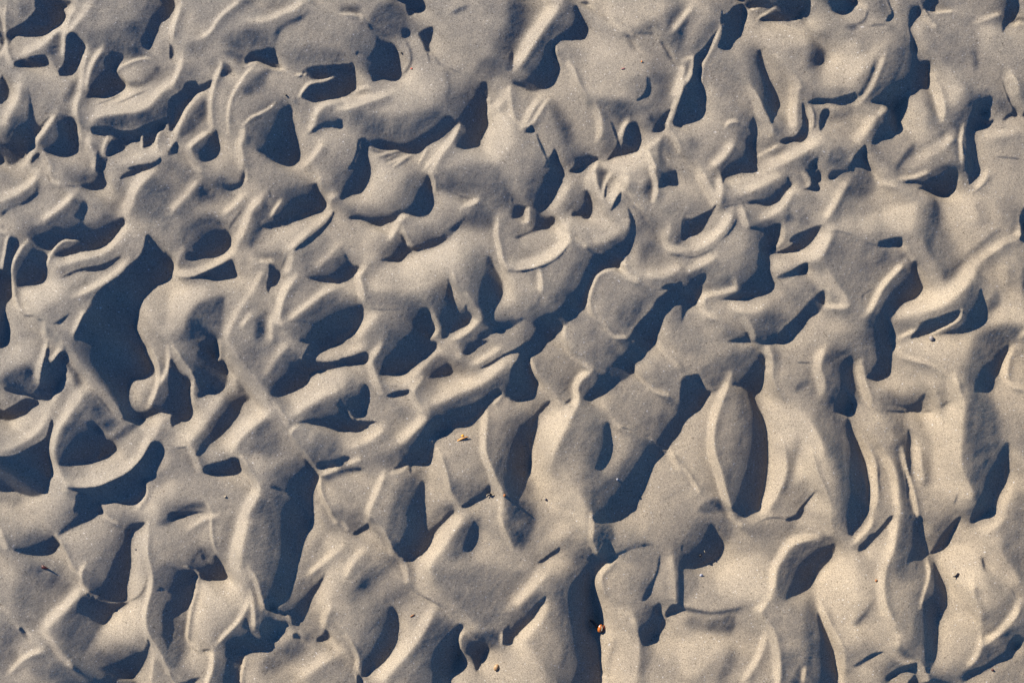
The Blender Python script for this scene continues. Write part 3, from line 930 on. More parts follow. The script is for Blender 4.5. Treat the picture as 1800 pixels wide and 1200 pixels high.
g .7 1040 480 1100 480 1160 510 1090 590 1060 560 1040 520
g .7 1000 560 1030 550 1070 590 1100 600 1050 640 1010 610
g .7 935 630 975 600 1020 640 1010 680 980 690 940 650
g .7 1170 560 1200 540 1240 580 1240 630 1190 610
g .75 1065 690 1130 650 1190 690 1140 760 1090 740
g .65 1450 430 1480 410 1540 430 1570 440 1540 470 1510 520 1470 510 1445 460
g .75 1330 560 1360 530 1420 500 1440 510 1400 550 1350 590 1320 580
g .55 1470 600 1500 580 1525 590 1525 630 1480 640 1455 630
g .5 1705 600 1740 575 1790 575 1780 600 1750 610 1715 640 1700 640
g .5 1690 700 1730 690 1760 740 1750 790 1710 800 1690 760
g .6 40 1010 80 990 130 1040 90 1090 60 1100 30 1060
g .4 285 1090 320 1080 330 1130 310 1170 290 1140
g .5 470 1150 510 1120 550 1120 530 1150 490 1180 460 1180
g .7 760 1010 800 990 900 1000 950 1020 920 1060 870 1100 830 1080
g .4 890 880 935 880 945 910 930 960 905 960 890 920
g .6 1570 985 1600 975 1650 980 1630 1010 1580 1020
c 4 545 25 525 36 505 46 492 58 485 75 483 90
c 3 1533 112 1528 130 1520 150 1512 165 1500 172
c 3 1425 182 1450 177 1475 180 1498 174
c 3 1096 52 1102 65 1110 80 1116 88
c 3 1158 70 1170 90 1185 110
c 2 795 26 810 18 825 12
c 2.5 1140 200 1152 215 1172 225
g .6 1415 40 1440 60 1450 95 1430 120 1415 110 1420 80
g .6 1380 30 1410 50 1420 20
g .7 1640 190 1690 200 1720 240 1690 260 1650 240
g .6 1180 130 1200 110 1215 130 1205 165 1185 190 1170 170
b 10 1.4 1180 60 1195 40 1215 15
b 8 1.4 1070 20 1085 45 1110 62
g .6 1085 60 1110 55 1130 60 1120 68 1095 70
g .75 1270 60 1290 100 1300 150 1275 175 1255 140 1262 95
g .6 1080 195 1110 205 1125 235 1100 240 1085 215
c 2 650 262 690 275
c 2 670 280 712 262
b 3 1.4 660 275 700 262
b 3 1.4 680 290 725 268
b 5 1.5 745 300 760 280 790 245 808 218
g .6 750 310 780 300 805 310 800 325 765 330
b 4 1.5 815 362 840 352
g .55 840 345 880 330 900 350 880 370 850 372
g .5 1095 575 1110 545 1135 520 1140 530 1120 560 1105 580
g .35 115 1080 150 1045 190 1065 175 1100 150 1150 135 1155 120 1120
d 140 1165 190 1155 240 1148 262 1140 250 1165 232 1190 180 1198 110 1198
d 565 835 600 822 635 820 640 826 600 835 570 848
c 4 1085 976 1105 963 1125 957 1148 956
g .5 1595 800 1610 800 1612 850 1618 900 1600 915 1592 860
c 3 1180 1065 1215 1074 1250 1078 1290 1072
c 2.5 1728 978 1730 1000
g .4 1403 765 1405 790 1398 830 1388 865 1382 870 1390 830 1398 790
b 8 1.55 1372 760 1380 800 1378 840 1362 880 1345 905
b 8 1.5 1418 770 1428 820 1442 870 1455 910
b 8 1.5 1705 1015 1700 1040 1712 1075 1720 1095
g 1.2 1200 1130 1260 1110 1280 1130 1230 1180 1200 1190
g .6 1210 1085 1260 1090 1300 1095 1270 1110 1215 1108
b 9 1.45 1305 1195 1335 1150 1345 1110
g .6 1690 560 1720 540 1750 520 1740 545 1710 570
b 9 1.5 1640 690 1650 720 1655 760 1660 800
g .65 1620 730 1640 760 1645 820 1630 860 1615 800
b 7 1.5 1590 790 1600 830 1612 880 1618 920
g .65 1555 690 1590 700 1600 740 1585 770 1560 740
b 9 1.45 1790 1050 1770 1080 1750 1110 1720 1130
g .6 60 1150 100 1130 140 1150 120 1180 70 1190
b 8 1.45 20 1180 50 1150 85 1135
b 8 1.4 330 930 360 910 385 905
g .65 560 900 600 890 640 910 620 940 580 940
b 9 1.45 540 1010 570 985 600 960
"""
# ---------- relief of the sand, solved from the traced crests, hollows and slopes ----------
GS = 0.5715                 # relief grid cells per photo pixel
PAD = 56
GW, GH = int(1800*GS), int(1200*GS)
CS, SN = math.cos(SUN_AZ), math.sin(SUN_AZ)
TE = math.tan(SUN_EL)

def blur(a, s):
    r = int(3*s + 1)
    k = np.exp(-0.5*(np.arange(-r, r+1)/s)**2); k /= k.sum()
    k = k.astype(np.float32)
    p = np.pad(a, ((r, r), (0, 0)), mode='edge'); o = np.zeros_like(a)
    for i in range(2*r+1): o += k[i]*p[i:i+a.shape[0]]
    p = np.pad(o, ((0, 0), (r, r)), mode='edge'); q = np.zeros_like(a)
    for i in range(2*r+1): q += k[i]*p[:, i:i+a.shape[1]]
    return q

def smooth(P, closed, n=3):
    P = np.array(P, float)
    if len(P) < 3: return P
    out = []
    N = len(P)
    rng_ = range(N) if closed else range(N-1)
    for i in rng_:
        a, b = P[i], P[(i+1) % N]
        z = P[i-1] if (closed or i > 0) else a
        c = P[(i+2) % N] if (closed or i+2 < N) else b
        for t in np.arange(n)/n:
            out.append(0.5*((2*a) + (b-z)*t + (2*z-5*a+4*b-c)*t*t + (3*a-z-3*b+c)*t**3))
    if not closed: out.append(P[-1])
    return np.array(out)

def poly_mask(P, x0, y0, w, h):
    m = np.zeros((h, w), np.float32)
    for dx, dy in ((.25, .25), (.75, .25), (.25, .75), (.75, .75)):
        X = np.arange(w)[None, :]+x0+dx; Y = np.arange(h)[:, None]+y0+dy
        ins = np.zeros((h, w), bool)
        for i in range(len(P)):
            (xa, ya), (xb, yb) = P[i], P[(i+1) % len(P)]
            if ya == yb: continue
            ins ^= ((ya > Y) != (yb > Y)) & (X < (xb-xa)*(Y-ya)/(yb-ya)+xa)
        m += ins*0.25
    return m

def stroke_dist(P, x0, y0, w, h):
    X = np.arange(w)[None, :]+x0+.5; Y = np.arange(h)[:, None]+y0+.5
    d = np.full((h, w), 1e9, np.float32)
    tot = max(1e-6, np.hypot(*np.diff(P, axis=0).T).sum()); run = 0
    tt = np.zeros((h, w), np.float32); qq = np.zeros((h, w), np.float32)
    for a, b in zip(P[:-1], P[1:]):
        v = b-a; L2 = (v*v).sum()+1e-9
        t = np.clip(((X-a[0])*v[0]+(Y-a[1])*v[1])/L2, 0, 1)
        ex, ey = X-a[0]-t*v[0], Y-a[1]-t*v[1]
        e = np.hypot(ex, ey)
        q = e < d
        d = np.where(q, e, d); tt = np.where(q, (run+t*L2**.5)/tot, tt); qq = np.where(q, (ex*CS+ey*SN)/(e+1e-3), qq); run += L2**.5
    return d, tt, qq

def load_trace():
    out = []; ox = oy = 0
    for ln in TRACE.strip().splitlines():
        f = ln.split()
        if f[0] == 'A':
            ox = None; continue
        if f[0] == 'T':
            ox, oy = int(f[1])*300, int(f[2])*300; continue
        k = f[0]; no = {'g': 1, 'b': 2, 'c': 1}.get(k, 0)
        par = [float(v) for v in f[1:1+no]]
        v = np.array([float(q) for q in f[1+no:]]).reshape(-1, 2)
        if ox is None:      # the last block is in plain photo pixels
            if k == 'b': par[0] /= 2.5
            out.append((k, par, v*GS + PAD)); continue
        if k in 'sSdg':
            v = np.where(v <= 0, -0.8, np.where(v >= 120, 120.8, v))
        v = v*2.5 + (ox, oy)
        out.append((k, par, v*GS + PAD))
    return out

GAIN_UP = 2.5
EXAG = 1.1
U = 2.5*GS                  # one trace unit in grid cells

def rim(A):
    # mirror the rim so that the relief runs on past the frame
    return np.pad(A[PAD:PAD+GH, PAD:PAD+GW], PAD, mode='reflect')

def march(M, sg, n):
    # cells to walk along the light (sg=1) or against it (-1) before leaving mask M
    al = M.copy(); c = np.zeros(M.shape, np.float32)
    for k in range(1, n):
        al = al & np.roll(M, (int(round(-sg*k*SN)), int(round(-sg*k*CS))), (0, 1))
        if not al.any(): break
        c += al
    return c

def paint():
    H, W = GH+2*PAD, GW+2*PAD
    SH = np.zeros((H, W), np.float32); SO = np.zeros((H, W), np.float32)
    prim = []; lee = []
    for k, par, P in load_trace():
        m = 36
        P = smooth(P, k in 'sSdg')
        x0 = max(0, int(P[:, 0].min())-m); y0 = max(0, int(P[:, 1].min())-m)
        x1 = min(W, int(P[:, 0].max())+m); y1 = min(H, int(P[:, 1].max())+m)
        w, h = x1-x0, y1-y0
        if w < 2 or h < 2: continue
        sl = (slice(y0, y1), slice(x0, x1))
        if k in 'sSdg':
            f = poly_mask(P, x0, y0, w, h)
            if k in 'sS':
                SH[sl] = np.maximum(SH[sl], f); SO[sl] = SO[sl]*(1-f) + f*(k == 'S')
        else:
            f = stroke_dist(P, x0, y0, w, h)
            if k == 'b':
                dd = f[0]*(1+0.45*np.clip(f[2]*1.5, -.45, 1))          # crest: gentle on the sunny side, abrupt on the lee
                al = np.exp(-(dd/(par[0]*U*0.5+0.35))**2*1.25)*np.clip(np.minimum(f[1], 1-f[1])/0.12, 0.35, 1)
                SH[sl] *= (1-np.clip(al*1.3-0.3, 0, 1))
                r = par[0]*U                                   # the back of the crest rolls away from the sun
                q = stroke_dist(P+np.array((CS, SN))*(0.85*r+1.2), x0, y0, w, h)
                lee.append((sl, np.exp(-(q[0]/(0.6*r+1.6))**2)*np.clip(np.minimum(q[1], 1-q[1])/0.15, 0.2, 1)*min(1, (par[1]-1)*1.6)))
                f = al
        prim.append((k, par, sl, f))
    SH = rim(SH); SO = rim(SO)
    # each ripple turns from its sunny flank over to the next shade
    M = SH > 0.5
    n = 90
    up = march(~M, -1, n); dn = march(~M, 1, n)
    up = blur(up, 2.0); dn = blur(dn, 2.0)      # cells back to the last shade / on to the next
    wu = np.exp(-up/26.0); wd = np.exp(-dn/20.0)
    B = 0.88 + 0.62*wu - 0.62*wd
    B = blur(np.where(M, 0.85, B).astype(np.float32), 2.5)
    for sl, al in lee: B[sl] *= 1-0.5*al
    def phase(k, par): return 0 if k == 'g' else 2 if (k == 'c' or (k == 'b' and par[0] <= 4.5)) else 1
    for ph in (0, 1, 2):
        for k, par, sl, f in prim:
            if phase(k, par) != ph: continue
            if k == 'g':
                al = blur(f, (2.2 if len(par) < 2 else par[1])*U); lev = par[0]
                lev = 1+(lev-1)*(GAIN_UP if lev > 1 else 1.45)
                B[sl] = B[sl]*(1-al+al*lev); continue
            if k == 'd': al = blur(f, 1.2*U); lev = 0.08
            elif k == 's': al = blur(f, 0.35*U); lev = 0.0
            elif k == 'S':
                e = blur(f, 4.2*U)
                e = np.roll(np.roll(e, -int(round(3.2*U*CS)), 1), -int(round(3.2*U*SN)), 0)
                al = np.maximum(blur(f, 0.35*U), np.clip(e*1.25, 0, 1)*0.85); lev = 0.0
            elif k == 'b': al = f; lev = 1+(par[1]-1)*GAIN_UP*(1.4 if par[0] < 4.2 else 1.1)
            else:
                al = np.exp(-(f[0]/(par[0]*U*0.5+0.3))**2)*0.95*np.clip(np.minimum(f[1], 1-f[1])/0.2, 0.3, 1); lev = 0.0
            B[sl] = B[sl]*(1-al) + lev*al
    return rim(B), SH, SO

def shift(a, dx, dy):
    # value at (x+dx, y+dy), bilinear, periodic
    ix, iy = math.floor(dx), math.floor(dy); fx, fy = dx-ix, dy-iy
    r = lambda i, j: np.roll(a, (-(iy+j), -(ix+i)), (0, 1))
    return (r(0, 0)*(1-fx)+r(1, 0)*fx)*(1-fy) + (r(0, 1)*(1-fx)+r(1, 1)*fx)*fy

def cast(h, K=64, step=1.5):
    # how far the grazing ray from up-sun passes above each cell
    top = np.full_like(h, -1e9)
    k = 1.0
    while k < K:
        top = np.maximum(top, shift(h, -k*CS, -k*SN) - k*TE)
        k += step
    return top - h

def solve_relief(iters=10, lam=0.10, verbose=False):
    B, SH, SO = paint()
    H, W = B.shape
    msk = SH > 0.5
    ua, ub = march(msk, -1, 110), march(msk, 1, 110)     # from the lit edge up-sun / to the far edge
    u = ua/(ua+ub+1e-6)
    easy = (SO > .5) & (u < 0.30)
    B = np.where(msk, np.where(easy, 0.15*(1-u/0.30), 0), np.maximum(B, 0.08)).astype(np.float32)
    kx = np.fft.rfftfreq(W)*2*np.pi; ky = np.fft.fftfreq(H)*2*np.pi
    KX, KY = np.meshgrid(kx, ky)
    ks = KX*CS+KY*SN; kt = -KX*SN+KY*CS
    den = ks**2 + lam*kt**2 + (2*np.pi/420)**2*0.6
    soft = np.exp(-0.5*(KX**2+KY**2)*0.3**2)
    sha = np.clip(1-B/0.35, 0, 1)
    lit = B*0.0
    B0 = 0.85
    prof = -TE*np.where(SO > .5, 1.0+0.6*np.sin(np.pi*np.clip(u/.8, 0, 1))-0.8*np.clip((u-.7)/.3, 0, 1), 1.7-1.2*u)
    p = np.where(msk, prof, (np.minimum(B, 2.4)-B0)*TE*1.05)
    p -= p.mean()
    for it in range(iters):
        Hf = (-1j*ks)*np.fft.rfft2(p)/den*soft
        h = np.fft.irfft2(Hf, (H, W)).astype(np.float32)
        hx = (np.roll(h, -1, 1)-np.roll(h, 1, 1))*.5; hy = (np.roll(h, -1, 0)-np.roll(h, 1, 0))*.5
        hs = hx*CS+hy*SN
        lam_ = np.clip((1+hs/TE)/np.sqrt(1+hx*hx+hy*hy), 0, None)
        c = cast(h)
        shd = np.clip(c*1.2+.5, 0, 1)
        sim = lam_*(1-shd)
        kk = float(sim[~msk].mean()/B[~msk].mean())*1.03 if it else 1.2
        tgt = B*kk
        if verbose:
            q = (slice(PAD, -PAD), slice(PAD, -PAD))
            print(it, 'corr', round(float(np.corrcoef(sim[q].ravel(), tgt[q].ravel())[0, 1]), 4), 'k', round(kk,3), 'mean', sim[q].mean(), tgt[q].mean(),
                  'shadow hit', (shd[q] > .5)[msk[q]].mean(), 'false', (shd[q] > .5)[(B[q] > .45)].mean(), 'hstd', h[q].std(), np.abs(hx).mean())
        if verbose:
            L = (~msk) & (shd < .5); print('   gain', np.polyfit(tgt[L], sim[L], 1), 'std', tgt[L].std(), sim[L].std(), 'cor', np.corrcoef(tgt[L], sim[L])[0, 1])
        e = tgt - sim
        g = np.where(shd > .5, np.where(msk, np.clip(.25-c*.08, -.1, .0), np.clip(e, 0, 1.2)*0.6), e)
        g = np.where(msk & ~easy & (shd <= .5), np.minimum(e*1.4, -0.3), g)
        p = p + g*TE*0.65
        p = np.clip(p, -1.15, 0.95)
        p -= p.mean()
    h = h*EXAG
    return h + micro(h)*(1-0.75*blur(msk.astype(np.float32), 1.5)), B

def band(shape, lo, hi, seed):
    r = np.random.RandomState(seed).standard_normal(shape)
    ky = np.fft.fftfreq(shape[0])[:, None]; kx = np.fft.rfftfreq(shape[1])[None, :]
    k = np.hypot(kx, ky)+1e-9
    w = np.exp(-0.5*(np.log(k*math.sqrt(lo*hi))/(0.5*math.log(hi/lo)))**2)
    o = np.fft.irfft2(np.fft.rfft2(r)*w, shape)
    return (o/o.std()).astype(np.float32)

def micro(h):
    # wash lines that run down the flanks, small lumps, grain-scale roughness
    H, W = h.shape
    hb = blur(h, 3.0)
    gx = (np.roll(hb, -1, 1)-np.roll(hb, 1, 1))*.5; gy = (np.roll(hb, -1, 0)-np.roll(hb, 1, 0))*.5
    gm = np.hypot(gx, gy)+1e-4; ux, uy = gx/gm, gy/gm
    n = band((H, W), 2.0, 5.0, 5); acc = n.copy(); Y, X = np.mgrid[0:H, 0:W].astype(np.float32)
    for sg in (-1, 1):
        x, y = X.copy(), Y.copy()
        for k in range(7):
            ix = np.clip(x, 0, W-1).astype(int); iy = np.clip(y, 0, H-1).astype(int)
            x += sg*ux[iy, ix]; y += sg*uy[iy, ix]
            acc += n[np.clip(y, 0, H-1).astype(int), np.clip(x, 0, W-1).astype(int)]
    acc /= acc.std()
    patch = np.clip(band((H, W), 60, 160, 8)*.5+.35, 0, 1)
    return (0.05*acc*np.clip(gm*2.2, 0, 1)*patch + 0.018*band((H, W), 2, 4, 1) + 0.035*band((H, W), 5, 12, 2)
            + 0.10*band((H, W), 16, 34, 3)).astype(np.float32)
# ---------- materials ----------
def mat(name):
    m = bpy.data.materials.new(name); m.use_nodes = True
    return m, m.node_tree, m.node_tree.nodes['Principled BSDF']

def N(nt, typ, **kw):
    n = nt.nodes.new(typ)
    for k, v in kw.items(): setattr(n, k, v)
    return n

def noise(nt, co, scale, detail=2.0, rough=0.5):
    n = N(nt, 'ShaderNodeTexNoise'); n.inputs['Scale'].default_value = scale
    n.inputs['Detail'].default_value = detail; n.inputs['Roughness'].default_value = rough
    nt.links.new(co, n.inputs['Vector']); return n

def ramp(nt, fac, stops):
    r = N(nt, 'ShaderNodeValToRGB'); cr = r.color_ramp
    cr.elements[0].position, cr.elements[0].color = stops[0][0], (*stops[0][1], 1)
    cr.elements[1].position, cr.elements[1].color = stops[-1][0], (*stops[-1][1], 1)
    for p, c in stops[1:-1]:
        e = cr.elements.new(p); e.color = (*c, 1)
    nt.links.new(fac, r.inputs['Fac']); return r

def mix(nt, typ, fac, a, b):
    m = N(nt, 'ShaderNodeMix', data_type='RGBA', blend_type=typ)
    for sock, v in ((m.inputs['Factor'], fac), (m.inputs['A'], a), (m.inputs['B'], b)):
        if hasattr(v, 'links'): nt.links.new(v, sock)
        elif isinstance(v, (int, float)): sock.default_value = v
        else: sock.default_value = (*v, 1)
    return m.outputs['Result']

def sand_material():
    m, nt, bs = mat('fine_beach_sand')
    co = N(nt, 'ShaderNodeTexCoord').outputs['Object']
    broad = noise(nt, co, 3.0, 3); mid = noise(nt, co, 28, 4, .6)
    grain = noise(nt, co, 1050, 2, .8); fine = noise(nt, co, 1700, 1, .5)
    spk = noise(nt, co, 560, 0, .5)
    sp = N(nt, 'ShaderNodeSeparateXYZ'); nt.links.new(co, sp.inputs[0])
    dr = N(nt, 'ShaderNodeMath', operation='MULTIPLY_ADD')       # greyer towards the upper left, tan towards the lower right
    nt.links.new(sp.outputs['Y'], dr.inputs[0]); dr.inputs[1].default_value = -0.7; nt.links.new(broad.outputs['Fac'], dr.inputs[2])
    d2 = N(nt, 'ShaderNodeMath', operation='MULTIPLY_ADD')
    nt.links.new(sp.outputs['X'], d2.inputs[0]); d2.inputs[1].default_value = 0.45; nt.links.new(dr.outputs[0], d2.inputs[2])
    base = ramp(nt, d2.outputs[0], [(.1, (.172, .156, .134)), (.9, (.202, .171, .130))]).outputs['Color']
    tone = ramp(nt, mid.outputs['Fac'], [(.25, (.86, .86, .88)), (.75, (1.12, 1.11, 1.08))]).outputs['Color']
    c = mix(nt, 'MULTIPLY', 1.0, base, tone)
    g = ramp(nt, grain.outputs['Fac'], [(.37, (.44, .44, .46)), (.5, (.97, .97, .97)), (.63, (1.62, 1.59, 1.54))]).outputs['Color']
    c = mix(nt, 'MULTIPLY', 0.6, c, g)
    f = ramp(nt, fine.outputs['Fac'], [(.3, (.7, .7, .7)), (.7, (1.3, 1.3, 1.3))]).outputs['Color']
    c = mix(nt, 'MULTIPLY', 0.5, c, f)
    dk = ramp(nt, spk.outputs['Fac'], [(.0, (.35, .32, .30)), (.235, (.35, .32, .30)), (.27, (1, 1, 1))]).outputs['Color']
    c = mix(nt, 'MULTIPLY', 0.6, c, dk)
    lt = ramp(nt, spk.outputs['Fac'], [(.79, (0, 0, 0)), (.83, (1, 1, 1))]).outputs['Color']
    c = mix(nt, 'MIX', lt, c, (.34, .32, .30))
    nt.links.new(c, bs.inputs['Base Color'])
    bs.inputs['Roughness'].default_value = 0.85; bs.inputs['Specular IOR Level'].default_value = 0.1
    b1 = N(nt, 'ShaderNodeBump'); b1.inputs['Strength'].default_value = 0.3; b1.inputs['Distance'].default_value = 0.0005
    nt.links.new(grain.outputs['Fac'], b1.inputs['Height'])
    b2 = N(nt, 'ShaderNodeBump'); b2.inputs['Strength'].default_value = 0.05; b2.inputs['Distance'].default_value = 0.004
    md = noise(nt, co, 130, 3, .6)
    nt.links.new(md.outputs['Fac'], b2.inputs['Height'])
    nt.links.new(b1.outputs['Normal'], b2.inputs['Normal'])
    nt.links.new(b2.outputs['Normal'], bs.inputs['Normal'])
    return m

# ---------- the sand: one sheet, fine in view, coarser towards the horizon ----------
hgrid, _ = solve_relief(11, 0.14)
CELL = PX/GS

def hsample(fx, fy):
    # height in metres at relief-grid coordinates; past the traced part the same ripples run on, shifted and blended in
    H, W = hgrid.shape
    def per(x, y):
        x = np.mod(x, W); y = np.mod(y, H)
        ix = np.floor(x).astype(int) % W; iy = np.floor(y).astype(int) % H
        tx, ty = x-np.floor(x), y-np.floor(y); jx, jy = (ix+1) % W, (iy+1) % H
        a = hgrid[iy, ix]*(1-tx)+hgrid[iy, jx]*tx
        return a*(1-ty)+(hgrid[jy, ix]*(1-tx)+hgrid[jy, jx]*tx)*ty
    d = np.maximum(np.maximum(PAD-fx, fx-PAD-GW), np.maximum(PAD-fy, fy-PAD-GH))
    t = np.clip((d-5)/48, 0, 1); t = t*t*(3-2*t)
    return (per(fx, fy)*(1-t) + per(fx+W*0.5, fy+H*0.5)*t)*CELL

def axis(half):
    mid = np.arange(0, half+0.5*CELL, CELL*1.0)
    far = []; x, d = mid[-1], CELL
    while x < 120:
        d *= 1.055; x += d; far.append(x)
    pos = np.concatenate([mid, far])
    return np.concatenate([-pos[:0:-1], pos])

def build_sand():
    ax = axis(0.575); ay = axis(0.39)
    X, Y = np.meshgrid(ax, ay)
    Z = hsample((X/PX+900)*GS+PAD-.5, (600-Y/PX)*GS+PAD-.5)
    r = np.maximum(np.abs(X)/0.575, np.abs(Y)/0.39)
    Z = Z*np.clip(1-(r-2.2)/2.5, 0, 1) + (np.sin(X*0.31+1)*np.sin(Y*.27)*0.12)*np.clip((r-3)/20, 0, 1)
    ny, nx = X.shape
    co = np.stack([X, Y, Z], -1).reshape(-1, 3).astype(np.float32)
    i = np.arange(nx*ny).reshape(ny, nx)
    q = np.stack([i[:-1, :-1], i[:-1, 1:], i[1:, 1:], i[1:, :-1]], -1).reshape(-1, 4)
    me = bpy.data.meshes.new('rippled_sand')
    me.vertices.add(len(co)); me.vertices.foreach_set('co', co.ravel())
    me.loops.add(q.size); me.loops.foreach_set('vertex_index', q.ravel().astype(np.int32))
    me.polygons.add(len(q)); me.polygons.foreach_set('loop_start', np.arange(0, q.size, 4, dtype=np.int32))
    me.update(calc_edges=True)
    me.polygons.foreach_set('use_smooth', np.ones(len(q), bool))
    o = bpy.data.objects.new('rippled_sand', me); C.objects.link(o)
    me.materials.append(sand_material())
    o['kind'] = 'structure'
    print('sand tris', 2*len(q))
    return o
build_sand()

def at(px, py):
    z = float(hsample(np.array([px*GS+PAD-.5]), np.array([py*GS+PAD-.5]))[0])
    return Vector(((px-900)*PX, (600-py)*PX, z))

# ---------- small things lying on the sand ----------
def paint_mat(name, col, rough=0.6, var=0.25, spec=0.4, scale=900):
    m, nt, bs = mat(name)
    co = N(nt, 'ShaderNodeTexCoord').outputs['Object']
    n = noise(nt, co, scale, 3, .6)
    lo = tuple(c*(1-var) for c in col); hi = tuple(min(1, c*(1+var)) for c in col)
    nt.links.new(ramp(nt, n.outputs['Fac'], [(.3, lo), (.7, hi)]).outputs['Color'], bs.inputs['Base Color'])
    bs.inputs['Roughness'].default_value = rough; bs.inputs['Specular IOR Level'].default_value = spec
    b = N(nt, 'ShaderNodeBump'); b.inputs['Strength'].default_value = .3; b.inputs['Distance'].default_value = .0003
    nt.links.new(n.outputs['Fac'], b.inputs['Height']); nt.links.new(b.outputs['Normal'], bs.inputs['Normal'])
    return m

MT = {
    'amber': paint_mat('amber_husk', (.30, .085, .012), .3, .3, .6),
    'amber_dark': paint_mat('dark_amber', (.10, .022, .006), .4),
    'pale': paint_mat('pale_fibre', (.28, .23, .16), .6),
    'straw': paint_mat('orange_straw', (.5, .22, .05), .5),
    'bud': paint_mat('yellow_bud', (.6, .24, .006), .5),
    'black': paint_mat('black_husk', (.006, .005, .006), .35, .3, .5),
    'brown': paint_mat('brown_crumb', (.20, .075, .02), .6),
    'tan': paint_mat('tan_pebble', (.24, .145, .068), .5),
    'redbrown': paint_mat('dark_red_flake', (.045, .006, .004), .5),
    'red': paint_mat('red_grain', (.45, .07, .045), .5),
    'orange': paint_mat('orange_grain', (.55, .17, .03), .5),
    'pink': paint_mat('rose_splinter', (.33, .13, .11), .6),
    'bead': paint_mat('pale_bead', (.17, .15, .135), .45),
    'white': paint_mat('white_chip', (.22, .23, .27), .35),
    'dark': paint_mat('dark_mineral', (.03, .025, .035), .2, .3, .8),
}

def obj(name, bm, m, parent=None, loc=None, rotz=0):
    me = bpy.data.meshes.new(name); bm.to_mesh(me); bm.free()
    for p in me.polygons: p.use_smooth = True
    o = bpy.data.objects.new(name, me); C.objects.link(o); me.materials.append(MT[m])
    if parent: o.parent = parent
    if loc is not None: o.location = loc; o.rotation_euler = (0, 0, rotz)
    return o

def tag(o, label, cat, group=None):
    o['label'] = label; o['category'] = cat
    if group: o['group'] = group
    return o

def thing(name, label, cat, loc, rotz=0):
    o = bpy.data.objects.new(name, None); C.objects.link(o); o.empty_display_size = .01
    o.location = loc; o.rotation_euler = (0, 0, rotz)
    return tag(o, label, cat)

def lump(sx, sy, sz, seed, rough=.18, z0=.25, facet=0.0, sub=2):
    # uneven grain, half-axes in photo pixels; sunk a little into the sand
    bm = bmesh.new(); bmesh.ops.create_icosphere(bm, subdivisions=sub, radius=1)
    r = random.Random(seed); ph = [r.uniform(0, 6.28) for _ in range(6)]
    ax = [Vector((r.gauss(0, 1), r.gauss(0, 1), r.gauss(0, 1))).normalized() for _ in range(5)]
    for v in bm.verts:
        d = v.co.normalized(); k = 1+rough*(math.sin(3*d.x+ph[0])+math.sin(4*d.y+ph[1])+math.sin(3.5*d.z+ph[2])+.6*math.sin(7*d.x+5*d.y+ph[3]))/2.4
        p = d*k
        for a in ax:                                        # chipped faces
            t = p.dot(a); lim = 1-facet
            if facet and t > lim: p -= a*(t-lim)
        v.co = Vector((p.x*sx, p.y*sy, (p.z+1-2*z0)*sz))*PX
    return bm

def flake(pts, th, bend=0.15):
    # thin curled chip from an outline in photo pixels (x right, y up)
    bm = bmesh.new(); n = len(pts)
    cx = sum(p[0] for p in pts)/n; cy = sum(p[1] for p in pts)/n
    R = max(math.hypot(p[0]-cx, p[1]-cy) for p in pts)
    def lay(z, s):
        return [bm.verts.new(Vector(((cx+(x-cx)*s)*PX, (cy+(y-cy)*s)*PX, (z+bend*R*((x-cx)/R)**2+.08*R*math.sin(i*2.1))*PX))) for i, (x, y) in enumerate(pts)]
    a = lay(0, 1); b = lay(th*.5, 1.03); c = lay(th, .9)
    top = bm.verts.new(Vector((cx*PX, cy*PX, (th*1.25)*PX))); bot = bm.verts.new(Vector((cx*PX, cy*PX, 0)))
    for i in range(n):
        j = (i+1) % n
        bm.faces.new((a[i], a[j], b[j], b[i])); bm.faces.new((b[i], b[j], c[j], c[i]))
        bm.faces.new((c[i], c[j], top)); bm.faces.new((a[j], a[i], bot))
    return bm

def rod(pts, rad, seg=8):
    # tapered stalk through points in photo pixels
    bm = bmesh.new(); rings = []
    P = [Vector(p) for p in pts]
    for i, p in enumerate(P):
        d = (P[min(i+1, len(P)-1)]-P[max(i-1, 0)]).normalized()
        a = d.cross(Vector((0, 0, 1))); a = a.normalized() if a.length > 1e-4 else Vector((1, 0, 0)); b = a.cross(d)
        rings.append([bm.verts.new((p+(a*math.cos(t)+b*math.sin(t))*rad[i])*PX) for t in [6.2832*k/seg for k in range(seg)]])
    for r0, r1 in zip(rings[:-1], rings[1:]):
        for k in range(seg): bm.faces.new((r0[k], r0[(k+1) % seg], r1[(k+1) % seg], r1[k]))
    bm.faces.new(rings[0][::-1]); bm.faces.new(rings[-1])
    return bm

# seed husk: two amber halves with a seam, painted pale for its highlight, and a dark stem
t = thing('seed_husk', 'glossy amber seed husk with a dark stem beside a deep shaded channel', 'seed husk', at(1058, 1112)+Vector((0, 0, .0012)))
h = obj('husk', lump(5.0, 7.4, 4.0, 3, .06, .12, sub=3), 'amber', t); h.rotation_euler = (0, 0, math.radians(-14)); h.location = (-.0003, 0, .0004)
o = obj('rim', lump(4.4, 7.0, 3.6, 4, .08, .15), 'amber_dark', t); o.rotation_euler = (0, 0, math.radians(-10)); o.location = (.0030, -.0004, -.0002)
obj('seam', rod([(2.4, 4.5, 6.2), (2.9, 1, 7.2), (2.4, -2.5, 7.0), (1.2, -5.2, 5.6)], [.35, .75, .8, .4]), 'pale', t)
obj('stem', rod([(-5, 1, 2.5), (-10, 8, 3.2), (-15, 12.5, 3.0), (-19, 14, 2.2)], [1.6, 2.6, 2.4, 1.0]), 'black', t)

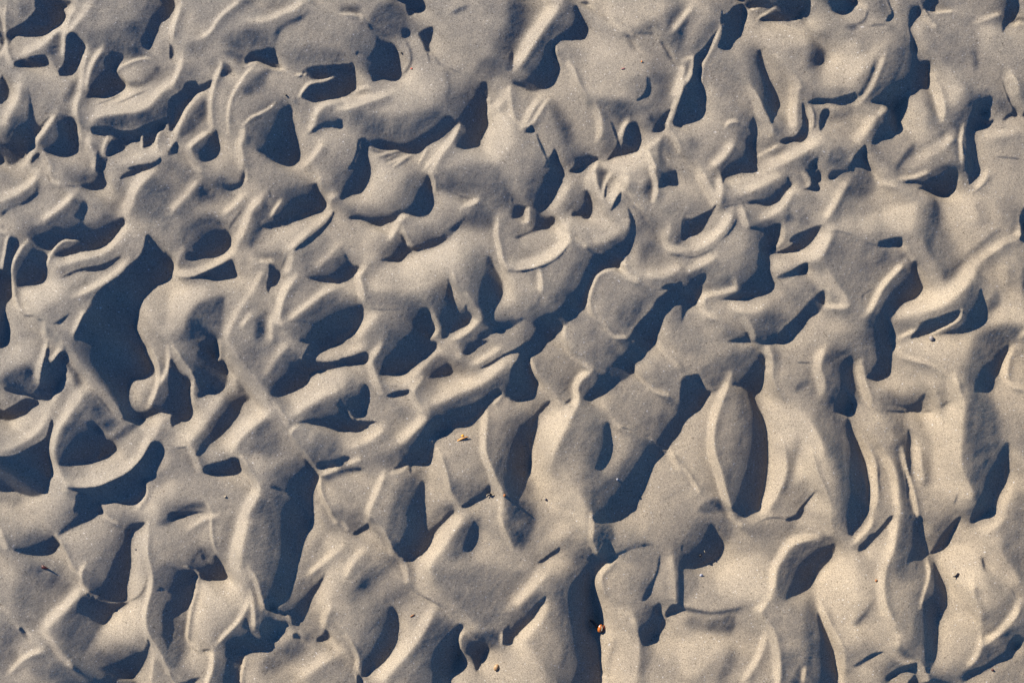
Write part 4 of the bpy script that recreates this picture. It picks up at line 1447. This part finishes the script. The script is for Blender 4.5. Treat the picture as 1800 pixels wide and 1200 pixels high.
t = thing('straw_splinter', 'orange straw splinter with a yellow bud lying on pale sand', 'straw', at(813, 770)+Vector((0, 0, .0006)))
obj('stalk', rod([(-9, -5, .3), (-4, -2.2, 1.2), (2, .4, 1.6), (7, 2, 1.4), (11, 1.8, .6)], [1.0, 1.5, 1.3, 1.0, .4]), 'straw', t)
o = obj('bud', lump(2.6, 2.3, 2.2, 9, .15, .2), 'bud', t); o.location = (.0002, .0026, .0004)

t = thing('beetle_husk', 'small black insect husk with pale splinters on the foot of a narrow ridge', 'insect husk', at(861, 869)+Vector((0, 0, .0006)))
obj('body', lump(3.6, 2.6, 2.6, 12, .12, .2), 'black', t)
for k, q in enumerate([[(3, -1, 1), (6, -1.2, 1.8), (9, -.2, .8)], [(-3.2, .5, 1), (-5.2, -2, 1.2), (-6.5, -4.2, .6)], [(5, -2.5, .6), (7.5, -2.8, 1.2), (9.5, -2, .5)]]):
    obj('leg', rod(q, [.5, .8, .35]), 'pale' if k < 2 else 'dark', t)

L = [  # name, px, py, mesh, material, rotation, label, category
 ('crumb', 887, 869, lump(3, 2.4, 2.2, 21, .2, .25), 'brown', 10, 'brown crumb on the shaded side of the narrow ridge next to the black husk', 'crumb'),
 ('pebble', 872, 1177, lump(4.4, 6.4, 4.2, 22, .08, .25, .1, 3), 'tan', -22, 'smooth tan oval pebble near the bottom edge', 'pebble'),
 ('flake', 1684, 1012, flake([(-9, -1.5), (-3, 1), (1, 5), (4, 4), (5, 1.5), (9, 1), (8, -1.5), (2, -2), (-2, -3.5)], 1.6), 'black', 0, 'jagged black flake on sunlit sand at lower right', 'flake'),
 ('flake', 77, 996, flake([(-4, 3), (-1, 3), (2, 0), (7, -2), (8, -3), (1, -3.6), (-4, -2.5)], 2.2), 'redbrown', 0, 'dark red flake on grey sand at lower left', 'flake'),
 ('snail_bead', 1636, 595, lump(4.4, 4.8, 4.4, 25, .1, .18, 0, 3), 'bead', 20, 'tiny pale round shell at the tip of a thin curved ridge', 'shell'),
 ('chip', 1235, 1014, lump(3.4, 2.8, 2.2, 26, .14, .3, .25), 'white', 15, 'small bluish white chip below a round shaded hollow', 'chip'),
 ('leaf_sliver', 724, 1082, flake([(-4, -2.5), (-1, 0), (4, 2), (3, -.5), (0, -2.5)], 1.0, .3), 'brown', 0, 'thin brown leaf sliver on pale sand between two diagonal hollows', 'leaf'),
 ('grain_pore_speck', 960, 879, lump(2.6, 2.4, 2.4, 28, .2, .2, .2), 'dark', 30, 'dark shiny grain on the broad sunlit slope right of the narrow ridge', 'grain'),
 ('grain', 1799, 751, lump(3.0, 2.0, 2.0, 29, .2, .25), 'orange', 0, 'orange grain cut off by the right edge of the picture', 'grain'),
 ('grain', 1538, 1018, lump(2.2, 2.6, 2.0, 30, .25, .25, .15), 'brown', 0, 'rusty brown grain beside a long pale ridge at lower right', 'grain'),
 ('grain', 1742, 1175, lump(2.2, 2.6, 2.0, 31, .25, .2, .15), 'redbrown', 20, 'dark red grain under the long shadow at the lower right corner', 'grain'),
 ('grain', 722, 117, lump(2.0, 1.5, 1.6, 32, .2, .2), 'red', 0, 'tiny red grain at the end of a curved crack near the top', 'grain'),
 ('splinter', 1094, 123, flake([(-4, 0), (0, 1), (3.5, 1.8), (3.6, -.8), (0, -1)], 1.2, .1), 'pink', 0, 'tiny rose brown splinter on a flat slab near the top', 'splinter'),
 ('grain', 1127, 111, lump(1.4, 1.4, 1.4, 34, .2, .2), 'orange', 0, 'tiny orange grain right of the rose splinter near the top', 'grain'),
 ('grain_pore_speck', 704, 89, lump(1.7, 1.7, 1.6, 35, .2, .2), 'black', 0, 'black lump standing in for a pore on the curved lip right of the big hollow at the top', 'grain'),  # dark lump put where a tiny rimmed hole looks black
 ('grain_pore_speck', 504, 169, lump(1.7, 1.7, 1.6, 36, .2, .2), 'black', 0, 'black lump standing in for a pore just above a deep pear shaped hollow', 'grain'),  # another pore, its dark opening made as a black lump
 ('seed', 1235, 980, lump(1.8, 3.4, 2.2, 37, .12, .2), 'black', 0, 'small black seed inside a round shaded hollow', 'seed'),
 ('splinter', 1242, 973, flake([(-1.5, 2.5), (0, 2.6), (2, -2), (.8, -2.6)], 1.0, .2), 'pale', 0, 'pale splinter beside the black seed in the shaded hollow', 'splinter'),
 ('grain_pore_speck', 235, 967, lump(1.9, 1.6, 1.5, 39, .2, .2), 'dark', 0, 'dark grain between a shaded flank and a pale ridge at lower left', 'grain'),
 ('chip', 397, 872, lump(2.6, 2.0, 1.8, 40, .15, .3, .25), 'pale', 35, 'pale chip on grey sand at lower left', 'chip'),
 ('chip', 1085, 842, lump(2.2, 2.4, 1.8, 41, .15, .3, .25), 'white', 0, 'whitish chip at the lit edge of a broad diagonal shadow', 'chip'),
]
for name, px, py, bm, m, rz, label, cat in L:
    tag(obj(name, bm, m, None, at(px, py), math.radians(rz)), label, cat)
